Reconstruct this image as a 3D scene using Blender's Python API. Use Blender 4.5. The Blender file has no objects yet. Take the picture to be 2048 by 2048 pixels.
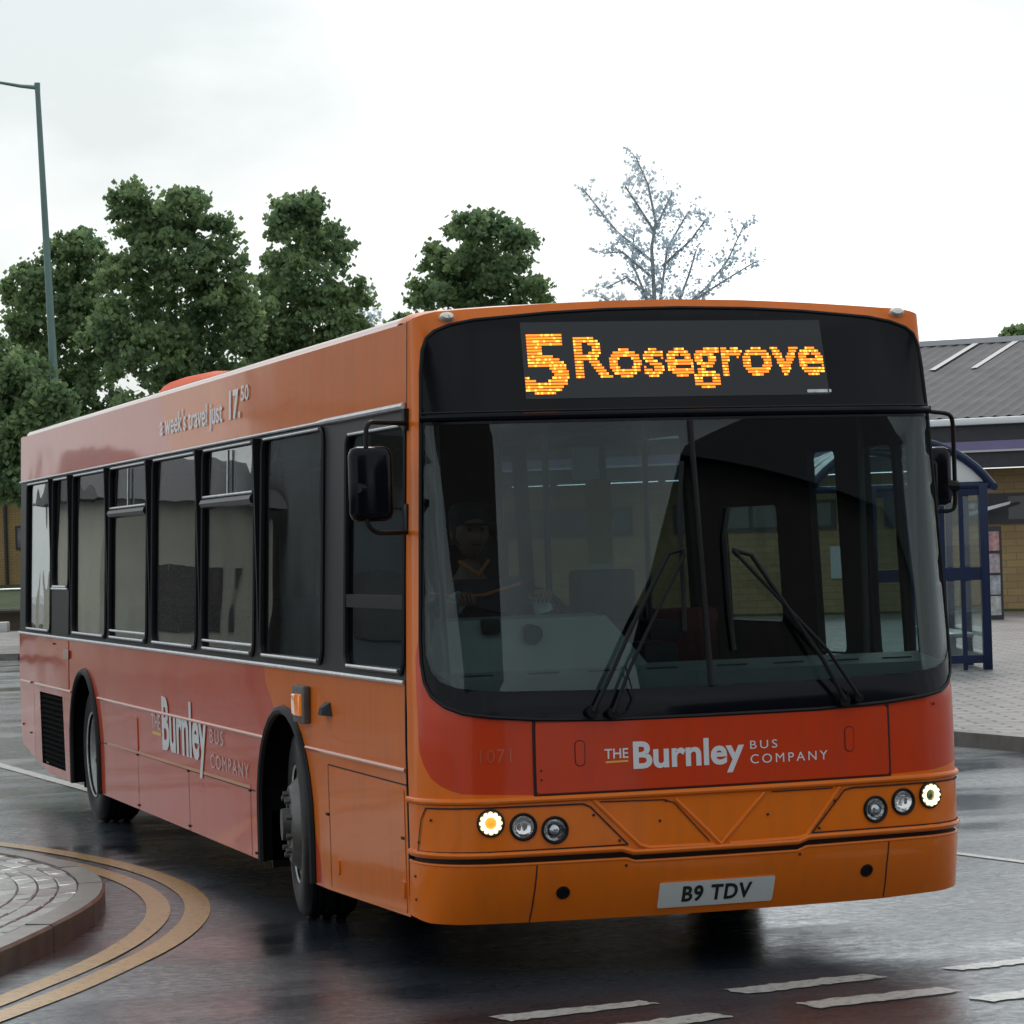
import bpy, bmesh, math, random
from math import sin, cos, pi, radians, atan, sqrt
from mathutils import Vector, Matrix, noise
from mathutils.geometry import delaunay_2d_cdt
random.seed(7)
SC = bpy.context.scene
COL = SC.collection

# ------------------------------------------------------------------ camera
cd = bpy.data.cameras.new('camera'); cam = bpy.data.objects.new('camera', cd); COL.objects.link(cam)
CP = Vector((-4.7312, -12.1458, 1.8724))
fw = Vector((0.3007914, 0.95363129, 0.01057857)); rt = Vector((0.95332458, -0.30035065, -0.03101172)); dn = Vector((-0.02639647, 0.01941287, -0.99946304))
m = Matrix((rt, -dn, -fw)).transposed().to_4x4(); m.translation = CP; cam.matrix_world = m
cd.sensor_width = 36; cd.lens = 5993.6 / 2048 * 36; cd.clip_start = 0.1; cd.clip_end = 3000
SC.camera = cam

# ------------------------------------------------------------------ sky, sun, exposure
SUN_EL, SUN_AZ = radians(48), radians(20)          # azimuth measured from +Y towards +X
w = bpy.data.worlds.new('World'); SC.world = w; w.use_nodes = True
nt = w.node_tree; nt.nodes.clear()
def N(nt, t, **k):
    n = nt.nodes.new(t)
    for a, b in k.items(): setattr(n, a, b)
    return n
out = N(nt, 'ShaderNodeOutputWorld'); bg = N(nt, 'ShaderNodeBackground'); sky = N(nt, 'ShaderNodeTexSky')
sky.sky_type = 'NISHITA'; sky.sun_disc = False; sky.sun_elevation = SUN_EL; sky.sun_rotation = SUN_AZ; sky.air_density = 1.2; sky.dust_density = 4
tc = N(nt, 'ShaderNodeTexCoord'); mp = N(nt, 'ShaderNodeMapping'); mp.inputs['Scale'].default_value = (2.2, 2.2, 4.6)
no = N(nt, 'ShaderNodeTexNoise'); no.inputs['Scale'].default_value = 2.6; no.inputs['Detail'].default_value = 6; no.inputs['Roughness'].default_value = 0.5
# thin bright part of the cloud deck ahead, greyer cloud to its left and far right
BR = Vector((0.30, 0.95, 0.11)).normalized()
dp = N(nt, 'ShaderNodeVectorMath', operation='DOT_PRODUCT'); dp.inputs[1].default_value = Vector((0.352, 0.93, 0.10)).normalized()
mr = N(nt, 'ShaderNodeMapRange'); mr.inputs['From Min'].default_value = 0.9826; mr.inputs['From Max'].default_value = 0.9975; mr.inputs['To Min'].default_value = -0.12; mr.inputs['To Max'].default_value = 0.16
ad = N(nt, 'ShaderNodeMath', operation='ADD')
cr = N(nt, 'ShaderNodeValToRGB'); e = cr.color_ramp.elements
e[0].position = 0.30; e[0].color = (3.9, 4.25, 4.35, 1); e[1].position = 0.80; e[1].color = (12.6, 13.8, 15.0, 1)
em = cr.color_ramp.elements.new(0.56); em.color = (5.7, 6.0, 6.1, 1)
mx = N(nt, 'ShaderNodeMix', data_type='RGBA'); mx.inputs['Factor'].default_value = 0.9
L = nt.links.new
L(tc.outputs['Generated'], mp.inputs['Vector']); L(mp.outputs[0], no.inputs['Vector']); L(tc.outputs['Generated'], dp.inputs[0]); L(dp.outputs['Value'], mr.inputs['Value']); L(no.outputs['Fac'], ad.inputs[0]); L(mr.outputs[0], ad.inputs[1]); L(ad.outputs[0], cr.inputs['Fac'])
L(sky.outputs[0], mx.inputs['A']); L(cr.outputs[0], mx.inputs['B']); L(mx.outputs['Result'], bg.inputs['Color']); L(bg.outputs[0], out.inputs['Surface'])
bg.inputs['Strength'].default_value = 0.1
sl = bpy.data.lights.new('sun', 'SUN'); so = bpy.data.objects.new('sun', sl); COL.objects.link(so)
sl.energy = 0.6; sl.angle = radians(25); sl.color = (1, 0.96, 0.9)
sd = Vector((sin(SUN_AZ) * cos(SUN_EL), cos(SUN_AZ) * cos(SUN_EL), sin(SUN_EL)))
so.rotation_euler = sd.to_track_quat('Z', 'Y').to_euler()
SC.view_settings.view_transform = 'Standard'; SC.view_settings.look = 'None'; SC.view_settings.exposure = 0.9; SC.view_settings.gamma = 1
SC.cycles.max_bounces = 10; SC.cycles.transparent_max_bounces = 24; SC.cycles.glossy_bounces = 6

# ------------------------------------------------------------------ materials
def mat(name, col, rough=0.5, metal=0, coat=0, coat_r=0.04, noise_amt=0, noise_scale=8, bump=0, bump_scale=30, emis=None, es=0, spec=0.5, col2=None, stretch=(1, 1, 1)):
    M = bpy.data.materials.new(name); M.use_nodes = True; nt = M.node_tree; b = nt.nodes['Principled BSDF']
    b.inputs['Base Color'].default_value = (*col, 1); b.inputs['Roughness'].default_value = rough; b.inputs['Metallic'].default_value = metal
    b.inputs['Coat Weight'].default_value = coat; b.inputs['Coat Roughness'].default_value = coat_r; b.inputs['Specular IOR Level'].default_value = spec
    L = nt.links.new
    if noise_amt or bump:
        t = N(nt, 'ShaderNodeTexCoord'); mp = N(nt, 'ShaderNodeMapping'); mp.inputs['Scale'].default_value = stretch; L(t.outputs['Object'], mp.inputs[0])
    if noise_amt:
        n = N(nt, 'ShaderNodeTexNoise'); n.inputs['Scale'].default_value = noise_scale; n.inputs['Detail'].default_value = 6; L(mp.outputs[0], n.inputs['Vector'])
        r = N(nt, 'ShaderNodeMapRange'); r.inputs['From Min'].default_value = 0.3; r.inputs['From Max'].default_value = 0.7; L(n.outputs['Fac'], r.inputs['Value'])
        x = N(nt, 'ShaderNodeMix', data_type='RGBA'); c2 = col2 or tuple(c * (1 - noise_amt) for c in col)
        x.inputs['A'].default_value = (*col, 1); x.inputs['B'].default_value = (*c2, 1); L(r.outputs[0], x.inputs['Factor']); L(x.outputs['Result'], b.inputs['Base Color'])
    if bump:
        n = N(nt, 'ShaderNodeTexNoise'); n.inputs['Scale'].default_value = bump_scale; n.inputs['Detail'].default_value = 3; L(mp.outputs[0], n.inputs['Vector'])
        bn = N(nt, 'ShaderNodeBump'); bn.inputs['Strength'].default_value = 1; bn.inputs['Distance'].default_value = bump; L(n.outputs['Fac'], bn.inputs['Height'])
        L(bn.outputs[0], b.inputs['Normal'])
        if coat: L(bn.outputs[0], b.inputs['Coat Normal'])
    if emis: b.inputs['Emission Color'].default_value = (*emis, 1); b.inputs['Emission Strength'].default_value = es
    return M
def glassmat(name, tint, ior=1.5, wav=0.0, gl=(1, 1, 1), rough=0.0):
    M = bpy.data.materials.new(name); M.use_nodes = True; nt = M.node_tree; nt.nodes.clear(); L = nt.links.new
    o = N(nt, 'ShaderNodeOutputMaterial'); t = N(nt, 'ShaderNodeBsdfTransparent'); g = N(nt, 'ShaderNodeBsdfGlossy'); f = N(nt, 'ShaderNodeFresnel'); x = N(nt, 'ShaderNodeMixShader')
    t.inputs['Color'].default_value = (*tint, 1); g.inputs['Roughness'].default_value = rough; g.inputs['Color'].default_value = (*gl, 1); f.inputs['IOR'].default_value = ior
    gm = N(nt, 'ShaderNodeNewGeometry'); io = N(nt, 'ShaderNodeMix', data_type='FLOAT'); io.inputs['A'].default_value = ior; io.inputs['B'].default_value = 1 / ior   # a pane, not a block: same reflection from both faces
    L(gm.outputs['Backfacing'], io.inputs['Factor']); L(io.outputs['Result'], f.inputs['IOR'])
    L(f.outputs[0], x.inputs[0]); L(t.outputs[0], x.inputs[1]); L(g.outputs[0], x.inputs[2]); L(x.outputs[0], o.inputs['Surface'])
    if wav:
        tcn = N(nt, 'ShaderNodeTexCoord'); n = N(nt, 'ShaderNodeTexNoise'); n.inputs['Scale'].default_value = 1.4; n.inputs['Detail'].default_value = 1; L(tcn.outputs['Object'], n.inputs['Vector'])
        n2 = N(nt, 'ShaderNodeTexVoronoi'); n2.inputs['Scale'].default_value = 55; L(tcn.outputs['Object'], n2.inputs['Vector'])
        r = N(nt, 'ShaderNodeMapRange'); r.inputs['From Max'].default_value = 0.22; r.inputs['To Min'].default_value = 1; r.inputs['To Max'].default_value = 0; L(n2.outputs['Distance'], r.inputs['Value'])
        b = N(nt, 'ShaderNodeBump'); b.inputs['Distance'].default_value = wav; L(n.outputs['Fac'], b.inputs['Height'])
        b2 = N(nt, 'ShaderNodeBump'); b2.inputs['Distance'].default_value = 0.0006; b2.inputs['Strength'].default_value = 0.12; L(r.outputs[0], b2.inputs['Height']); L(b.outputs[0], b2.inputs['Normal'])
        L(b2.outputs[0], g.inputs['Normal']); L(b.outputs[0], f.inputs['Normal'])
    return M
def paint(name, col, wave=0.004, ct=0.8):
    M = mat(name, col, rough=0.42, coat=ct, coat_r=0.06, spec=0.25)
    nt = M.node_tree; L = nt.links.new; b = nt.nodes['Principled BSDF']; b.inputs['Coat IOR'].default_value = 1.42
    t = N(nt, 'ShaderNodeTexCoord')
    mp = N(nt, 'ShaderNodeMapping'); mp.inputs['Scale'].default_value = (1, 0.7, 1.3); L(t.outputs['Object'], mp.inputs[0])
    n = N(nt, 'ShaderNodeTexNoise'); n.inputs['Scale'].default_value = 1.5; n.inputs['Detail'].default_value = 1.5; L(mp.outputs[0], n.inputs['Vector'])
    v = N(nt, 'ShaderNodeTexVoronoi'); v.inputs['Scale'].default_value = 60; L(t.outputs['Object'], v.inputs['Vector'])       # rain beads
    r = N(nt, 'ShaderNodeMapRange'); r.inputs['From Max'].default_value = 0.25; r.inputs['To Min'].default_value = 1; r.inputs['To Max'].default_value = 0; L(v.outputs['Distance'], r.inputs['Value'])
    b1 = N(nt, 'ShaderNodeBump'); b1.inputs['Distance'].default_value = wave; L(n.outputs['Fac'], b1.inputs['Height'])
    b2 = N(nt, 'ShaderNodeBump'); b2.inputs['Distance'].default_value = 0.0007; b2.inputs['Strength'].default_value = 0.5; L(r.outputs[0], b2.inputs['Height']); L(b1.outputs[0], b2.inputs['Normal'])
    L(b2.outputs[0], b.inputs['Coat Normal']); L(b1.outputs[0], b.inputs['Normal'])
    # road dirt: streaks, film of grime
    mp2 = N(nt, 'ShaderNodeMapping'); mp2.inputs['Scale'].default_value = (9, 9, 1.2); L(t.outputs['Object'], mp2.inputs[0])
    n2 = N(nt, 'ShaderNodeTexNoise'); n2.inputs['Scale'].default_value = 1.6; n2.inputs['Detail'].default_value = 7; L(mp2.outputs[0], n2.inputs['Vector'])
    rr = N(nt, 'ShaderNodeMapRange'); rr.inputs['From Min'].default_value = 0.45; rr.inputs['From Max'].default_value = 0.8; rr.inputs['To Max'].default_value = 0.38; L(n2.outputs['Fac'], rr.inputs['Value'])
    x = N(nt, 'ShaderNodeMix', data_type='RGBA'); x.inputs['A'].default_value = (*col, 1); x.inputs['B'].default_value = (col[0] * 0.62 + 0.02, col[1] * 0.7 + 0.02, col[2] * 0.7 + 0.02, 1)
    L(rr.outputs[0], x.inputs['Factor']); L(x.outputs['Result'], b.inputs['Base Color'])
    return M
ORANGE = paint('orange_paint', (0.76, 0.158, 0.002), ct=.45); RED = paint('red_paint', (0.58, 0.042, 0.003), ct=.45)
ORANGE_SIDE = paint('orange_side_paint', (0.70, 0.150, 0.004), 0.004, .65); RED_SIDE = paint('red_side_paint', (0.56, 0.062, 0.016), 0.005, .8)
BLACKG = mat('black_gloss', (0.003, 0.0035, 0.006), rough=0.14, spec=0.16, bump=0.001, bump_scale=2)
BAND = mat('window_band', (0.014, 0.012, 0.016), rough=0.38, spec=0.35, noise_amt=0.3, noise_scale=5)
RUBBER = mat('rubber', (0.006, 0.006, 0.008), rough=0.5, spec=0.25, bump=0.001, bump_scale=40)
TYRE = mat('tyre', (0.008, 0.009, 0.011), rough=0.45, spec=0.3, noise_amt=0.4, noise_scale=12, bump=0.002, bump_scale=60)
INNER = mat('inner_trim', (0.014, 0.015, 0.017), rough=0.6, spec=0.2, noise_amt=0.3)
CEIL = mat('ceiling_trim', (0.05, 0.05, 0.05), rough=0.6, noise_amt=0.2)
DASH = mat('dashboard', (0.10, 0.115, 0.115), rough=0.55, noise_amt=0.15, noise_scale=6)
SEAM = mat('seam', (0.02, 0.008, 0.006), rough=0.7)
BLACKM = mat('matt_black', (0.005, 0.005, 0.006), rough=0.5, spec=0.25, noise_amt=0.3)
METAL = mat('aluminium', (0.55, 0.56, 0.58), rough=0.3, metal=0.9, noise_amt=0.3, noise_scale=15)
WORN = mat('wheel_metal', (0.62, 0.62, 0.60), rough=0.45, metal=0.35, noise_amt=0.45, noise_scale=9)
CHROME = mat('lamp_reflector', (0.8, 0.8, 0.8), rough=0.12, metal=1, bump=0.004, bump_scale=25)
HUB = mat('dark_hub', (.15, .15, .145), rough=.5, metal=.5, noise_amt=.5, noise_scale=9)  # darker metal for hub face, nuts and indicator body
SEATM = mat('seat_fabric', (0.14, 0.02, 0.025), rough=0.9, noise_amt=0.4, noise_scale=40)
WHITE = mat('white_vinyl', (0.72, 0.72, 0.74), rough=0.4, coat=0.5); YEL = mat('yellow_vinyl', (0.75, 0.42, 0.04), rough=0.4, coat=0.5)
FADED = mat('faded_vinyl', (0.60, 0.42, 0.40), rough=0.4, coat=0.6); FLEET = mat('fleet_number_vinyl', (0.50, 0.075, 0.02), rough=0.4, coat=0.5)
LINE_O = mat('orange_line', (0.62, 0.25, 0.10), rough=0.4, coat=0.6)
PLATE = mat('plate_white', (0.62, 0.64, 0.62), rough=0.35, coat=0.4); PBLK = mat('plate_black', (0.01, 0.01, 0.01), rough=0.5)
LEDM = mat('led_amber', (0.8, 0.3, 0.02), rough=0.5, emis=(1.0, 0.19, 0.008), es=1.0)
LEDH = mat('led_hot', (0.9, 0.5, 0.1), rough=0.5, emis=(1.0, 0.36, 0.03), es=1.5)
RING = mat('led_ring', (0.9, 0.9, 0.8), rough=0.4, emis=(1.0, 0.86, 0.42), es=.85)
AMBER = mat('amber_lens', (0.75, 0.16, 0.01), rough=0.15, coat=1, emis=(1, 0.3, 0.02), es=0.12)
AMBERL = mat('amber_bulb', (0.8, 0.3, 0.03), rough=0.3, emis=(1.0, 0.30, 0.02), es=0.5)
REDL = mat('red_lens', (0.25, 0.01, 0.01), rough=0.2, coat=1)
DISP = mat('display_glass', (0.014, 0.017, 0.021), rough=0.2, spec=0.4)
GLASS = glassmat('windscreen_glass', (0.74, 0.82, 0.82), 1.38, 0.0)
SGLASS = glassmat('side_glass', (0.55, 0.63, 0.62), 1.5, 0.003)
LENS = glassmat('lens_glass', (0.97, 0.97, 0.97), 1.45)

# ------------------------------------------------------------------ helpers
def tag(o, label=None, cat=None, group=None, kind=None):
    if label: o['label'] = label
    if cat: o['category'] = cat
    if group: o['group'] = group
    if kind: o['kind'] = kind
    return o
def empty(name, label=None, cat=None, loc=(0, 0, 0), rz=0, group=None):
    o = bpy.data.objects.new(name, None); COL.objects.link(o); o.location = loc; o.rotation_euler = (0, 0, rz); o.empty_display_size = 0.2
    return tag(o, label, cat, group)
def link(name, me, mats, parent=None, smooth=None):
    for x in (mats if isinstance(mats, (list, tuple)) else [mats]): me.materials.append(x)
    if smooth is not None:
        for p in me.polygons: p.use_smooth = True
        me.set_sharp_from_angle(angle=radians(smooth))
    o = bpy.data.objects.new(name, me); COL.objects.link(o)
    if parent: o.parent = parent
    return o
def mesh(name, verts, faces, mats, parent=None, smooth=None, midx=None, fix=True):
    me = bpy.data.meshes.new(name); me.from_pydata([tuple(v) for v in verts], [], faces)
    if fix:
        b = bmesh.new(); b.from_mesh(me); bmesh.ops.recalc_face_normals(b, faces=b.faces); b.to_mesh(me); b.free()
    if midx:
        for p, i in zip(me.polygons, midx): p.material_index = i
    return link(name, me, mats, parent, smooth)
class MB:
    """collects primitives that form ONE mesh"""
    def __init__(s): s.v = []; s.f = []; s.m = []
    def add(s, vs, fs, mi=0):
        k = len(s.v); s.v += [tuple(v) for v in vs]; s.f += [tuple(i + k for i in f) for f in fs]; s.m += [mi] * len(fs); return s
    def box(s, a, b, mi=0, M=None, bev=0):
        x0, y0, z0 = a; x1, y1, z1 = b
        if bev:
            bm = bmesh.new(); bmesh.ops.create_cube(bm, size=1)
            for v in bm.verts: v.co = Vector(((x0 + x1) / 2 + v.co.x * (x1 - x0), (y0 + y1) / 2 + v.co.y * (y1 - y0), (z0 + z1) / 2 + v.co.z * (z1 - z0)))
            bmesh.ops.bevel(bm, geom=bm.edges[:] , offset=bev, segments=2, affect='EDGES', profile=0.5)
            bm.verts.index_update(); vs = [v.co.copy() for v in bm.verts]; fs = [[v.index for v in f.verts] for f in bm.faces]; bm.free()
        else:
            vs = [Vector(p) for p in ((x0, y0, z0), (x1, y0, z0), (x1, y1, z0), (x0, y1, z0), (x0, y0, z1), (x1, y0, z1), (x1, y1, z1), (x0, y1, z1))]
            fs = [(0, 3, 2, 1), (4, 5, 6, 7), (0, 1, 5, 4), (1, 2, 6, 5), (2, 3, 7, 6), (3, 0, 4, 7)]
        if M: vs = [M @ v for v in vs]
        return s.add(vs, fs, mi)
    def tube(s, pts, r, n=8, mi=0, closed=False, cap=True):
        P = [Vector(p) for p in pts]; k = len(P); rs = r if isinstance(r, (list, tuple)) else [r] * k
        vs = []; up = None
        for i in range(k):
            a = P[(i - 1) % k] if (closed or i > 0) else P[i]; b = P[(i + 1) % k] if (closed or i < k - 1) else P[i]
            t = (b - a).normalized()
            if up is None: up = Vector((0, 0, 1)) if abs(t.z) < 0.9 else Vector((0, 1, 0))
            x = t.cross(up).normalized(); up = x.cross(t).normalized()
            for j in range(n):
                an = 2 * pi * j / n; vs.append(P[i] + (x * cos(an) + up * sin(an)) * rs[i])
        fs = []
        for i in range(k if closed else k - 1):
            for j in range(n):
                a = i * n + j; b = i * n + (j + 1) % n; c = ((i + 1) % k) * n
                fs.append((a, b, c + (j + 1) % n, c + j))
        if cap and not closed: fs += [tuple(range(n - 1, -1, -1)), tuple((k - 1) * n + j for j in range(n))]
        return s.add(vs, fs, mi)
    def lathe(s, prof, M, n=32, mi=0):      # prof: (radius, height along local z)
        vs = []
        for r, h in prof:
            for j in range(n): vs.append(M @ Vector((r * cos(2 * pi * j / n), r * sin(2 * pi * j / n), h)))
        fs = []
        for i in range(len(prof) - 1):
            for j in range(n): fs.append((i * n + j, i * n + (j + 1) % n, (i + 1) * n + (j + 1) % n, (i + 1) * n + j))
        return s.add(vs, fs, mi)
    def build(s, name, mats, parent=None, smooth=35, fix=True):
        return mesh(name, s.v, s.f, mats, parent, smooth, s.m if max(s.m or [0]) else None, fix)
def inpoly(x, y, P):
    c = False; j = len(P) - 1
    for i in range(len(P)):
        xi, yi = P[i]; xj, yj = P[j]
        if (yi > y) != (yj > y) and x < (xj - xi) * (y - yi) / (yj - yi) + xi: c = not c
        j = i
    return c
def dens(P, st, closed=True):
    o = []; k = len(P)
    for i in range(k if closed else k - 1):
        a = P[i]; b = P[(i + 1) % k]; d = sqrt((a[0] - b[0]) ** 2 + (a[1] - b[1]) ** 2); n = max(1, int(math.ceil(d / st)))
        for j in range(n): o.append((a[0] + (b[0] - a[0]) * j / n, a[1] + (b[1] - a[1]) * j / n))
    if not closed: o.append(P[-1])
    return o
def segd(x, y, loops):
    m = 9
    for P in loops:
        for px, py in P:
            d = abs(px - x) + abs(py - y)
            if d < m: m = d
    return m
def patch(name, outline, fn, mats, parent=None, holes=(), regions=(), st=0.12, d0=0, th=0.01, back=None, smooth=40, lines=()):
    """sheet cut to an outline with holes, mapped on a surface fn(u,v,d), with a real thickness"""
    loops = [dens(outline, st)] + [dens(h, st) for h in holes]; rl = [dens(r, st) for r, _ in regions]
    V = []; E = []
    for Lp in loops + rl:
        k = len(V); V += Lp; E += [(k + i, k + (i + 1) % len(Lp)) for i in range(len(Lp))]
    for ln in lines:
        dl = dens(ln, st, False); k = len(V); V += dl; E += [(k + i, k + i + 1) for i in range(len(dl) - 1)]
    xs = [p[0] for p in outline]; ys = [p[1] for p in outline]
    nx = int((max(xs) - min(xs)) / st) + 1; ny = int((max(ys) - min(ys)) / st) + 1
    if nx * ny < 20000:
        for i in range(nx):
            for j in range(ny):
                x = min(xs) + (i + 0.5) * st; y = min(ys) + (j + 0.5) * st
                if inpoly(x, y, outline) and not any(inpoly(x, y, h) for h in holes) and segd(x, y, loops + rl) > st * 0.6: V.append((x, y))
    r = delaunay_2d_cdt([Vector(p) for p in V], E, [], 0, 1e-6)
    v2, f2 = r[0], r[2]; F = []; MI = []
    for f in f2:
        cx = sum(v2[i].x for i in f) / len(f); cy = sum(v2[i].y for i in f) / len(f)
        if not inpoly(cx, cy, outline) or any(inpoly(cx, cy, h) for h in holes): continue
        mi = 0
        for rg, k in regions:
            if inpoly(cx, cy, rg): mi = k
        F.append(tuple(f)); MI.append(mi)
    used = sorted({i for f in F for i in f}); mp = {a: b for b, a in enumerate(used)}; n = len(used)
    top = [fn(v2[i].x, v2[i].y, d0) for i in used]; bot = [fn(v2[i].x, v2[i].y, d0 - th) for i in used]
    faces = [tuple(mp[i] for i in f) for f in F]; mi = list(MI); cnt = {}
    for f in faces:
        for i in range(len(f)):
            a, b = f[i], f[(i + 1) % len(f)]; cnt.setdefault((min(a, b), max(a, b)), []).append((a, b))
    mlist = list(mats) if isinstance(mats, (list, tuple)) else [mats]; bi = 0
    if back: mlist.append(back); bi = len(mlist) - 1
    k0 = len(faces); faces += [tuple(i + n for i in reversed(f)) for f in faces[:k0]]; mi += ([bi] * k0 if back else MI)
    for lst in cnt.values():
        if len(lst) == 1:
            a, b = lst[0]; faces.append((b, a, a + n, b + n)); mi.append(bi if back else 0)
    return mesh(name, top + bot, faces, mlist, parent, smooth, mi)
def rrect(x0, x1, y0, y1, r, n=5):
    o = []
    for cx, cy, a in ((x1 - r, y0 + r, -90), (x1 - r, y1 - r, 0), (x0 + r, y1 - r, 90), (x0 + r, y0 + r, 180)):
        for i in range(n + 1): t = radians(a + 90 * i / n); o.append((cx + r * cos(t), cy + r * sin(t)))
    return o
def glyphs(s, offset=0.0, space=1.0):
    c = bpy.data.curves.new('t', 'FONT'); c.body = s; c.size = 1; c.offset = offset; c.space_character = space; c.resolution_u = 4; c.fill_mode = 'FRONT'
    o = bpy.data.objects.new('t', c); COL.objects.link(o); dg = bpy.context.evaluated_depsgraph_get(); me = bpy.data.meshes.new_from_object(o.evaluated_get(dg))
    v = [(p.co.x, p.co.y) for p in me.vertices]; f = [tuple(p.vertices) for p in me.polygons]
    bpy.data.objects.remove(o); bpy.data.curves.remove(c); bpy.data.meshes.remove(me)
    x0 = min(p[0] for p in v); x1 = max(p[0] for p in v); y0 = min(p[1] for p in v); y1 = max(p[1] for p in v)
    return [((a - x0) / (x1 - x0), (b - y0) / (y1 - y0)) for a, b in v], f
def text(name, s, fn, u0, u1, z0, z1, mats, parent, d=0.002, offset=0.0, space=1.0, slope=0):
    v, f = glyphs(s, offset, space)
    vs = [fn(u0 + (u1 - u0) * a, z0 + (z1 - z0) * b + slope * a, d) for a, b in v]
    return mesh(name, vs, f, mats, parent, fix=False)
def grid_tri(v, f):
    def hit(x, y):
        for t in f:
            for k in range(1, len(t) - 1):
                a, b, c = v[t[0]], v[t[k]], v[t[k + 1]]
                d1 = (x - b[0]) * (a[1] - b[1]) - (a[0] - b[0]) * (y - b[1]); d2 = (x - c[0]) * (b[1] - c[1]) - (b[0] - c[0]) * (y - c[1]); d3 = (x - a[0]) * (c[1] - a[1]) - (c[0] - a[0]) * (y - a[1])
                if not ((d1 < 0 or d2 < 0 or d3 < 0) and (d1 > 0 or d2 > 0 or d3 > 0)): return True
        return False
    return hit
def interp(x, X, Y):
    if x <= X[0]: return Y[0]
    for i in range(len(X) - 1):
        if x <= X[i + 1]: return Y[i] + (Y[i + 1] - Y[i]) * (x - X[i]) / (X[i + 1] - X[i])
    return Y[-1]
def smoothtab(x, X, Y):     # a little rounding at the knots
    return 0.25 * interp(x - 0.025, X, Y) + 0.5 * interp(x, X, Y) + 0.25 * interp(x + 0.025, X, Y)

# ------------------------------------------------------------------ bus surfaces (metres, front at y=0, camera side at -x)
def hw(z): return smoothtab(z, [0, 1.0, 1.28, 2.5, 2.85, 3.1], [1.275, 1.275, 1.268, 1.222, 1.21, 1.20])
def Yz(z): return smoothtab(z, [.20, .325, .45, .54, 1.16, 1.22, 2.39, 2.86, 2.95], [.14, .07, .02, 0, 0, .03, .19, .30, .36])
A_, R_ = .97, .318; P0 = atan(.125 * A_); YA = .0625 * A_ * A_; UM = A_ + R_ * (pi / 2 - P0)
def S(u, z, d=0):
    a = abs(u); s = 1 if u >= 0 else -1
    if a <= A_: x = a; y = .0625 * a * a; ph = atan(.125 * a)
    else:
        ph = min(P0 + (a - A_) / R_, pi / 2); ex = (a - A_) - (ph - P0) * R_
        x = A_ + R_ * (sin(ph) - sin(P0)); y = YA + R_ * (cos(P0) - cos(ph)) + max(0, ex)
    t = min(max((a - 1.0) / (UM - 1.0), 0), 1); w = 1 - .75 * t * t * (3 - 2 * t); k = hw(z) / 1.25
    return Vector((s * (x * k + d * sin(ph)), y + w * Yz(z) - d * cos(ph), z))
def SD(s, z, d=0): return Vector((-(hw(z) + d), s, z))
def SN(s, z, d=0): return Vector((hw(z) + d, s, z))
def mir(h): return [(-u, z) for u, z in reversed(h) if abs(u) > 1e-6]
BUS = empty('city_bus', 'orange and red single deck bus showing 5 Rosegrove on its amber display', 'bus', (0, 0, 0))

maskR = [(0, 1.105), (.48, 1.106), (.8, 1.12), (.99, 1.138), (1.10, 1.155), (1.18, 1.185), (1.245, 1.23), (1.285, 1.29), (1.305, 1.376), (1.31, 1.48), (1.30, 2.0), (1.29, 2.4), (1.28, 2.62), (1.262, 2.72), (1.225, 2.775), (1.17, 2.805), (1.08, 2.833), (.964, 2.853), (.62, 2.880), (.34, 2.893), (0, 2.898)]
mask = maskR + mir(maskR)
glR = [(0, 1.23), (.47, 1.232), (.98, 1.244), (1.12, 1.262), (1.20, 1.29), (1.25, 1.335), (1.278, 1.40), (1.285, 1.46), (1.28, 2.0), (1.272, 2.36), (1.262, 2.395), (0, 2.395)]
glz = glR + mir(glR)
UE = UM + 0.055
topR = [(0, 2.939), (.324, 2.934), (.65, 2.922), (.85, 2.911), (1.0, 2.903), (1.157, 2.893), (1.3, 2.872), (UE, 2.850)]
# front surround, orange with the red field between windscreen and trim
redzone = [(-1.362, 1.40), (-1.356, 1.255), (-1.345, .998), (-1.312, .935), (-1.267, .878), (-1.218, .847), (-1.167, .826), (-1.114, .812), (-.803, .797), (.816, .799), (1.03, .807), (1.153, .82), (1.287, .842), (1.40, .87), (1.475, .89), (1.475, 1.37), (1.345, 1.50), (1.325, 1.56)] + [(u, z) for u, z in reversed(maskR) if z < 1.56] + [(-u, z) for u, z in maskR[1:] if z < 1.46] + [(-1.325, 1.50)]
fr_out = [(-UE, .785), (UE, .785)] + [(u, z) for u, z in reversed(topR)] + [(-u, z) for u, z in topR[1:]]
patch('front_panel', fr_out, S, [ORANGE, RED], BUS, holes=[mask], regions=[(redzone, 1)], st=.05, d0=0, th=.02, back=INNER)
# roll of the front edge over the top into the roof
def rz(x): return interp(abs(x), [0, .4, .8, 1.10, 1.16, 1.19, 1.205, 1.21], [2.935, 2.932, 2.920, 2.900, 2.892, 2.880, 2.868, 2.850])
rows = []; us = [-UE + 2 * UE * i / 60 for i in range(61)]
for k in range(7):
    row = []
    for u in us:
        p = S(u, interp(abs(u), [p[0] for p in topR], [p[1] for p in topR])); kx = 1 - .015 * min(1, max(0, (UE - abs(u)) / .25)); q = Vector((p.x * kx, max(.62, p.y + .05), rz(p.x * kx))); t = k / 6
        tz = 1 - (1 - t) ** 2.2; row.append((p.x + (q.x - p.x) * t, p.y + (q.y - p.y) * t, p.z + (q.z - p.z) * tz + .006 * sin(pi * t)))
    rows.append(row)
vs = [p for r in rows for p in r]; n = len(us)
mesh('front_cap', vs, [(k * n + i, k * n + i + 1, (k + 1) * n + i + 1, (k + 1) * n + i) for k in range(6) for i in range(n - 1)], ORANGE, BUS, 50, fix=False)
patch('windscreen_surround', mask, S, BLACKG, BUS, holes=[glz], st=.05, d0=.006, th=.03, back=INNER)
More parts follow.
